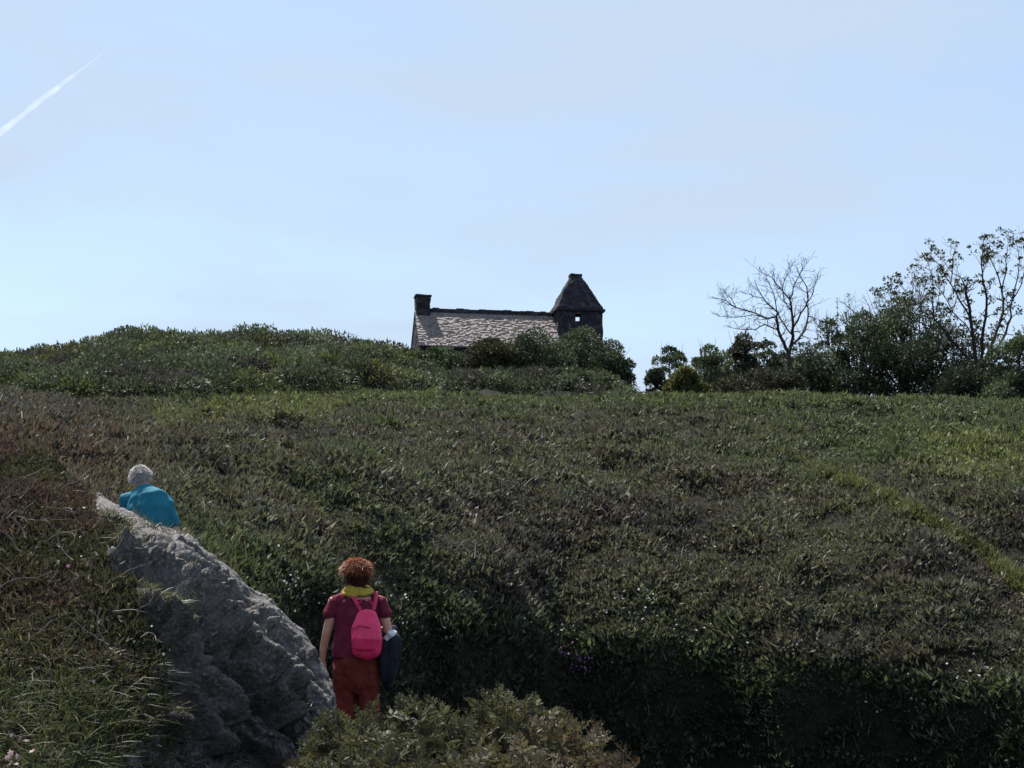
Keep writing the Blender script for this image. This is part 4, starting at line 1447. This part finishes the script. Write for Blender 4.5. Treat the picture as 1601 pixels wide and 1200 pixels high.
def head_bm(bm, c, lean=(0, 0, 0), s=1.0):
    """head facing +Y"""
    Mx = Matrix.Translation(c) @ Matrix.Rotation(lean[2], 4, 'Z') @ Matrix.Rotation(lean[1], 4, 'Y') @ Matrix.Rotation(lean[0], 4, 'X')
    b = bmesh.new()
    ell_bm(b, (0, -.01, .02), (.076 * s, .094 * s, .098 * s))
    ell_bm(b, (0, .025, -.045), (.058 * s, .070 * s, .068 * s))
    ell_bm(b, (0, .070, -.098), (.028 * s, .024 * s, .020 * s))     # chin
    tube_bm(b, [(0, .088, .008), (0, .108, -.030)], [.009, .014], 8)   # nose
    ell_bm(b, (0, .098, -.034), (.018, .012, .010), sub=2)
    tube_bm(b, [(-.022, .084, -.064), (0, .094, -.062), (.022, .084, -.064)], [.006, .008, .006], 8)
    for sx_ in (-1, 1):
        ell_bm(b, (sx_ * .078 * s, -.002, -.012), (.012, .022, .034), sub=2)
        ell_bm(b, (sx_ * .031, .078, .010), (.015, .012, .012), sub=2)
    bmesh.ops.transform(b, matrix=Mx, verts=b.verts)
    me = bpy.data.meshes.new('t'); b.to_mesh(me); b.free(); bm.from_mesh(me); bpy.data.meshes.remove(me)
    return Mx


# --- woman with the pink backpack
gw = P(556, 1177, 13.3)
wz = float(terrain_z(556, 13.3))
woman = empty('person', (gw.x, 13.3, gw.z), R(0))
tag(woman, 'woman seen from behind in maroon shirt and rust trousers, with red hair and yellow scarf', 'person')
b = bmesh.new()
HC = Vector((-.012, .03, 1.505))
HMx = head_bm(b, HC, (R(6), 0, R(-8)))
tube_bm(b, [(0, 0, 1.28), (-.006, .01, 1.36), (-.01, .02, 1.44)], [.060, .050, .050])
tube_bm(b, [(0, .0, .86), (0, 0, 1.0), (0, .0, 1.16), (0, -.005, 1.27)], [(.165, .115), (.135, .10), (.165, .11), (.14, .085)], 20)
tube_bm(b, [(-.17, 0, 1.27), (.17, 0, 1.27)], [.055, .055])
LH_ = [(-.205, 0, 1.265), (-.232, -.01, 1.12), (-.262, -.01, 1.00), (-.292, .02, .86), (-.298, .04, .765)]
tube_bm(b, LH_, [.052, .045, .038, .032, .024])
hand(b, LH_[-1], (0.03, .10, -1), (1, 0, 0), (0, 1, -.1), .95, .35)
RH_ = [(.205, 0, 1.265), (.240, -.03, 1.12), (.262, -.045, 1.03), (.262, .08, 1.02), (.235, .17, 1.04)]
tube_bm(b, RH_, [.052, .045, .040, .033, .024])
hand(b, RH_[-1], (-.35, .9, .05), (0, 0, -1), (-1, -.2, 0), .95, .8)
for sx_ in (-1, 1):
    tube_bm(b, [(sx_ * .085, 0, .86), (sx_ * .09, .015, .48), (sx_ * .085, -.01, .08)], [.085, .058, .040])
    tube_bm(b, [(sx_ * .085, -.03, .045), (sx_ * .092, .13, .035)], [(.038, .035), (.038, .025)])
remeshed('body', b, M['skin'], woman, .0065, 3)
# shirt
b = bmesh.new()
tube_bm(b, [(0, 0, .80), (0, 0, .88), (0, 0, 1.0), (0, -.005, 1.15), (0, -.005, 1.26), (0, 0, 1.325)],
        [(.208, .155), (.204, .150), (.186, .130), (.192, .130), (.168, .105), (.085, .070)], 24, .12)
tube_bm(b, [(-.14, 0, 1.278), (-.205, 0, 1.262), (-.232, -.01, 1.17)], [.066, .064, .059])
tube_bm(b, [(.14, 0, 1.278), (.205, -.005, 1.262), (.236, -.025, 1.17)], [.066, .064, .059])
def folds(a, f, s):
    return lambda co: a * fbm(co * np.array([f, f, f * .45]), 3, s) 
remeshed('shirt', b, M['maroon'], woman, .008, 3, folds(.026, 10, 5))
# trousers
b = bmesh.new()
tube_bm(b, [(0, .0, .86), (0, -.01, .74), (0, -.005, .60)], [(.185, .135), (.200, .150), (.195, .135)], 24)
for sx_ in (-1, 1):
    tube_bm(b, [(sx_ * .095, -.005, .70), (sx_ * .10, .01, .46), (sx_ * .098, -.01, .22), (sx_ * .098, -.01, .10)], [(.120, .125), (.098, .105), (.090, .095), (.092, .098)])
tr = remeshed('trousers', b, M['rust'], woman, .009, 3, folds(.034, 13, 15))
b = bmesh.new()
for sx_ in (-1, 1):
    tube_bm(b, [(sx_ * .09, -.045, .045), (sx_ * .092, .05, .045), (sx_ * .098, .145, .035)], [(.045, .045), (.047, .045), (.045, .034)])
sh_ = remeshed('shoes', b, M['shoe'], woman, .008, 2)
# curly hair: cap of curls
def curls(name, centre, rads, mat, n, cr, parent, zmin=-.3, seed=1, front=.5):
    rnd = random.Random(seed); b = bmesh.new()
    ell_bm(b, centre, tuple(q * .93 for q in rads))
    k = 0
    while k < n:
        u = Vector((rnd.gauss(0, 1), rnd.gauss(0, 1), rnd.gauss(0, 1))).normalized()
        if u.z < zmin or (u.y > front and u.z < .5): continue
        q = Vector(centre) + Vector((u.x * rads[0], u.y * rads[1], u.z * rads[2])) * rnd.uniform(.93, 1.07)
        ell_bm(b, q, (cr * rnd.uniform(.7, 1.3), cr * rnd.uniform(.7, 1.3), cr * rnd.uniform(.7, 1.2)), (rnd.random() * 3, rnd.random() * 3, 0), 1)
        k += 1
    return remeshed(name, b, mat, parent, .005, 1, lambda co: .004 * fbm(co * 70, 2, 3))
def strand_hair(name, cen, rads, mat, cols, n, L, parent, zmin, seed, curl=.9, gravity=.3, front=.5):
    g = np.random.default_rng(seed)
    LV = Leaves()
    nu, nv = 28, 18
    th = np.linspace(0, 2 * np.pi, nu, endpoint=False); ph = np.linspace(-math.pi / 2 + .05, math.pi / 2 - .02, nv)
    V = np.array([[math.cos(p_) * math.cos(t_), math.cos(p_) * math.sin(t_), math.sin(p_)] for p_ in ph for t_ in th]) * np.array(rads) * .90 + np.array(cen)
    Qb = np.array([(j * nu + i, j * nu + (i + 1) % nu, (j + 1) * nu + (i + 1) % nu, (j + 1) * nu + i) for j in range(nv - 1) for i in range(nu)])
    LV.add(V, Qb, np.tile(cols[0], (len(V), 1)))
    u = g.normal(size=(n * 3, 3)); u /= np.linalg.norm(u, axis=1, keepdims=True)
    ok = (u[:, 2] > zmin) & ~((u[:, 1] > front) & (u[:, 2] < .45))
    u = u[ok][:n]; m = len(u)
    bump = 1 + .17 * fbm(u * 3.1 + seed, 2, seed)
    b = np.array(cen) + u * np.array(rads) * (.86 * bump)[:, None]
    d = u * .75 + g.normal(size=(m, 3)) * curl + np.array([0, 0, -gravity])
    d = np.where(((d * u).sum(1) < .1)[:, None], d + u * .7, d)
    t = g.random(m)[:, None]
    c = cols[0][None] * (1 - t) + cols[1][None] * t
    LV.blades(b, d, L * g.uniform(.6, 1.4, m), .0050, c, 1.3, 3)
    return LV.build(name, M[mat], parent)
strand_hair('hair', tuple(HC + Vector((-.004, -.02, .046))), (.112, .112, .090), 'hairm', (C3(.16, .05, .022), C3(.46, .17, .08)), 6500, .032, woman, -.45, 3)
strand_hair('nape_hair', tuple(HC + Vector((.01, -.042, -.030))), (.092, .076, .078), 'hairm', (C3(.045, .018, .014), C3(.12, .045, .028)), 2200, .028, woman, -.9, 5, .6, .5, .1)
# scarf rolled round the neck
b = bmesh.new()
for j in range(3):
    ring_ = []
    for k in range(25):
        a = 2 * math.pi * k / 24
        ring_.append(((.098 + .012 * j) * math.cos(a), .01 + (.088 + .012 * j) * math.sin(a), 1.375 - .022 * j + .012 * math.sin(a * 2 + j)))
    tube_bm(b, ring_, [.020 + .003 * math.sin(k * 2.1 + j) for k in range(25)], 10)
remeshed('scarf', b, M['yellow'], woman, .006, 1, folds(.006, 28, 25))

# backpack: worn, its own thing
bp_ = empty('backpack', tuple(woman.location)); bp_.location.x += .018; bp_.scale = (.95, 1, 1)
tag(bp_, 'bright pink backpack worn on the back of the woman in maroon', 'backpack')
b = bmesh.new()
tube_bm(b, [(.088, -.205, .86), (.085, -.215, .95), (.082, -.21, 1.06), (.080, -.19, 1.155)], [(.128, .075), (.140, .085), (.128, .080), (.092, .055)], 24)
remeshed('bag_body', b, M['pink'], bp_, .007, 3, folds(.012, 12, 35))
b = bmesh.new()
tube_bm(b, [(.075, -.285, .885), (.075, -.298, .96), (.078, -.285, 1.045)], [(.100, .028), (.108, .034), (.092, .024)], 20)
remeshed('front_pocket', b, M['pink'], bp_, .006, 2, folds(.006, 18, 36))
b = bmesh.new()
tube_bm(b, [(-.02, -.30, 1.055), (.03, -.312, 1.07), (.08, -.316, 1.064), (.14, -.30, 1.045)], [.007, .008, .008, .006], 8)
remeshed('zip_flap', b, M['pinkd'], bp_, .004, 1)
b = bmesh.new()
tube_bm(b, [(.01, -.175, 1.245), (.045, -.20, 1.285), (.10, -.20, 1.285), (.13, -.175, 1.24)], [.009] * 4, 8)
remeshed('grab_loop', b, M['pinkd'], bp_, .004, 1)
for nm, pts in (('strap', [(.02, -.165, 1.20), (-.035, -.135, 1.29), (-.095, -.06, 1.350), (-.115, .05, 1.33), (-.12, .13, 1.2), (-.13, .13, 1.0), (-.15, 0, .90), (-.03, -.165, .88)]),
                ('strap', [(.14, -.165, 1.20), (.155, -.11, 1.29), (.150, -.03, 1.35), (.135, .06, 1.33), (.13, .13, 1.2), (.14, .13, 1.0), (.19, 0, .90), (.18, -.155, .88)])):
    b = bmesh.new()
    tube_bm(b, pts, [(.020, .009)] * len(pts), 10)
    remeshed(nm, b, M['pinkd'], bp_, .005, 1)

# jacket draped over the right forearm
jk = empty('jacket', tuple(woman.location))
tag(jk, 'dark navy jacket hanging over the right forearm of the woman', 'jacket')
b = bmesh.new()
tube_bm(b, [(.285, .05, 1.02), (.300, .02, .93), (.300, -.01, .80), (.285, -.02, .66), (.275, -.02, .56)], [(.050, .09), (.062, .10), (.070, .10), (.062, .09), (.042, .06)], 20)
tube_bm(b, [(.33, -.02, .96), (.352, -.04, .88), (.350, -.05, .80)], [.030, .032, .028])
tube_bm(b, [(.24, -.06, .92), (.225, -.09, .76), (.235, -.08, .60)], [.035, .045, .030])
remeshed('cloth', b, M['navy'], jk, .008, 2, folds(.03, 12, 45))
b = bmesh.new()
tube_bm(b, [(.255, -.075, .955), (.285, -.085, .990), (.325, -.06, 1.01)], [(.026, .018), (.034, .024), (.026, .018)], 12)
tube_bm(b, [(.255, -.08, .96), (.262, -.085, .915)], [.020, .014], 10)
ln = remeshed('lining', b, M['white'], jk, .006, 1, folds(.012, 30, 46))
ln['label'] = 'pale lining turned out at the top of the jacket'

# --- man in the teal shirt, seen over the rock
gm = P(232, 716, 14.2)
mz = gm.z - 1.68
man = empty('person', (gm.x, 14.2, mz), R(4))
tag(man, 'white haired man in a teal shirt, seen from behind above the rock', 'person')
MC = Vector((-.085, .13, 1.505))
b = bmesh.new()
MMx = head_bm(b, MC, (R(22), R(-4), R(10)))
tube_bm(b, [(0, 0, 1.32), (-.035, .045, 1.40), (-.075, .10, 1.46)], [.070, .060, .058])
tube_bm(b, [(.02, -.08, .90), (.015, -.06, 1.05), (0, -.02, 1.2), (-.0, 0, 1.32)], [(.155, .12), (.150, .115), (.175, .12), (.15, .09)], 20)
tube_bm(b, [(-.15, .02, 1.29), (.15, .0, 1.25)], [.05, .05])
A1 = [(-.18, .02, 1.265), (-.225, .06, 1.15), (-.255, .09, 1.03), (-.25, .22, .98), (-.20, .32, 1.0)]
tube_bm(b, A1, [.056, .048, .042, .034, .026])
hand(b, A1[-1], (.4, .9, .05), (0, 0, -1), (1, -.2, 0), 1.0, .6)
A2 = [(.18, 0, 1.215), (.238, -.02, 1.09), (.285, -.02, .96), (.295, .04, .82), (.29, .08, .73)]
tube_bm(b, A2, [.056, .048, .042, .034, .026])
hand(b, A2[-1], (0, .15, -1), (-1, 0, 0), (0, 1, 0), 1.0, .4)
for sx_ in (-1, 1):
    tube_bm(b, [(sx_ * .09 + .02, -.08, .92), (sx_ * .095, .03 * sx_, .48), (sx_ * .09, -.02 + .06 * sx_, .08)], [.09, .062, .043])
    tube_bm(b, [(sx_ * .09, -.04 + .06 * sx_, .045), (sx_ * .10, .14 + .06 * sx_, .035)], [(.042, .038), (.042, .028)])
remeshed('body', b, M['skin'], man, .0075, 3)
b = bmesh.new()
tube_bm(b, [(.03, -.085, .86), (.03, -.085, .95), (.025, -.075, 1.08), (.015, -.045, 1.20), (.005, -.02, 1.30), (-.045, .055, 1.405)],
        [(.190, .145), (.195, .150), (.205, .155), (.205, .155), (.180, .130), (.085, .085)], 24, .15)
tube_bm(b, [(-.11, .01, 1.325), (-.170, .02, 1.290), (-.215, .05, 1.18)], [.075, .085, .068])
tube_bm(b, [(.12, -.005, 1.300), (.185, 0, 1.245), (.235, -.02, 1.11), (.242, -.02, 1.08)], [.066, .078, .072, .070])
remeshed('shirt', b, M['teal'], man, .009, 3, folds(.028, 7, 55))
b = bmesh.new()
tube_bm(b, [(.02, -.07, .93), (.01, -.06, .80)], [(.175, .13), (.18, .14)], 20)
for sx_ in (-1, 1):
    tube_bm(b, [(sx_ * .09 + .01, -.05, .84), (sx_ * .10, .03 * sx_, .46), (sx_ * .095, -.02 + .06 * sx_, .12)], [.105, .085, .072])
remeshed('trousers', b, M['grey'], man, .01, 2, folds(.012, 9, 56))
b = bmesh.new()
for sx_ in (-1, 1):
    tube_bm(b, [(sx_ * .09, -.045 + .06 * sx_, .048), (sx_ * .10, .15 + .06 * sx_, .038)], [(.050, .046), (.050, .035)])
remeshed('shoes', b, M['shoe'], man, .009, 2)
strand_hair('hair', tuple(MC + Vector((.002, -.022, .018))), (.094, .110, .108), 'hairm', (C3(.40, .38, .39), C3(.74, .72, .71)), 6500, .018, man, -.66, 8, .55, .5, .35)

# ------------------------------------------------------------------ contrail high over the hill
def contrail():
    a = P(-60, 255, 3000); b_ = P(185, 62, 3000)
    m, n, l, out = new_mat('vapour')
    v = n.new('ShaderNodeVolumePrincipled')
    v.inputs['Color'].default_value = (1, 1, 1, 1)
    v.inputs['Density'].default_value = 0.016
    v.inputs['Anisotropy'].default_value = 0.3
    tcn = n.new('ShaderNodeTexCoord'); nz = n.new('ShaderNodeTexNoise'); nz.inputs['Scale'].default_value = .035; nz.inputs['Detail'].default_value = 4
    mr = n.new('ShaderNodeMapRange'); mr.inputs['From Min'].default_value = .38; mr.inputs['From Max'].default_value = .66
    mr.inputs['To Min'].default_value = .008; mr.inputs['To Max'].default_value = .017
    l.new(tcn.outputs['Object'], nz.inputs['Vector']); l.new(nz.outputs['Fac'], mr.inputs['Value']); l.new(mr.outputs['Result'], v.inputs['Density'])
    l.new(v.outputs[0], out.inputs['Volume'])
    T = Tubes()
    pts = []; rads = []
    nn = 60
    for k in range(nn + 1):
        t = k / nn
        q = a.lerp(b_, t)
        q += Vector((0, 0, 4.0 * float(fbm(np.array([[t * 14, 0, 0]]), 3, 2)[0])))
        w = (1 - smooth(.45, 1, t)) * .75 + .25
        rads.append(float((6.8 * w * (1 - .88 * smooth(.86, 1, t))) * (1 + .45 * fbm(np.array([[t * 22, 5, 0]]), 3, 4)[0])))
        pts.append(q)
    T.add(pts, rads, 6)
    o = T.build('contrail', m)
    tag(o, 'thin white aircraft trail slanting across the upper left sky', 'contrail')
contrail()
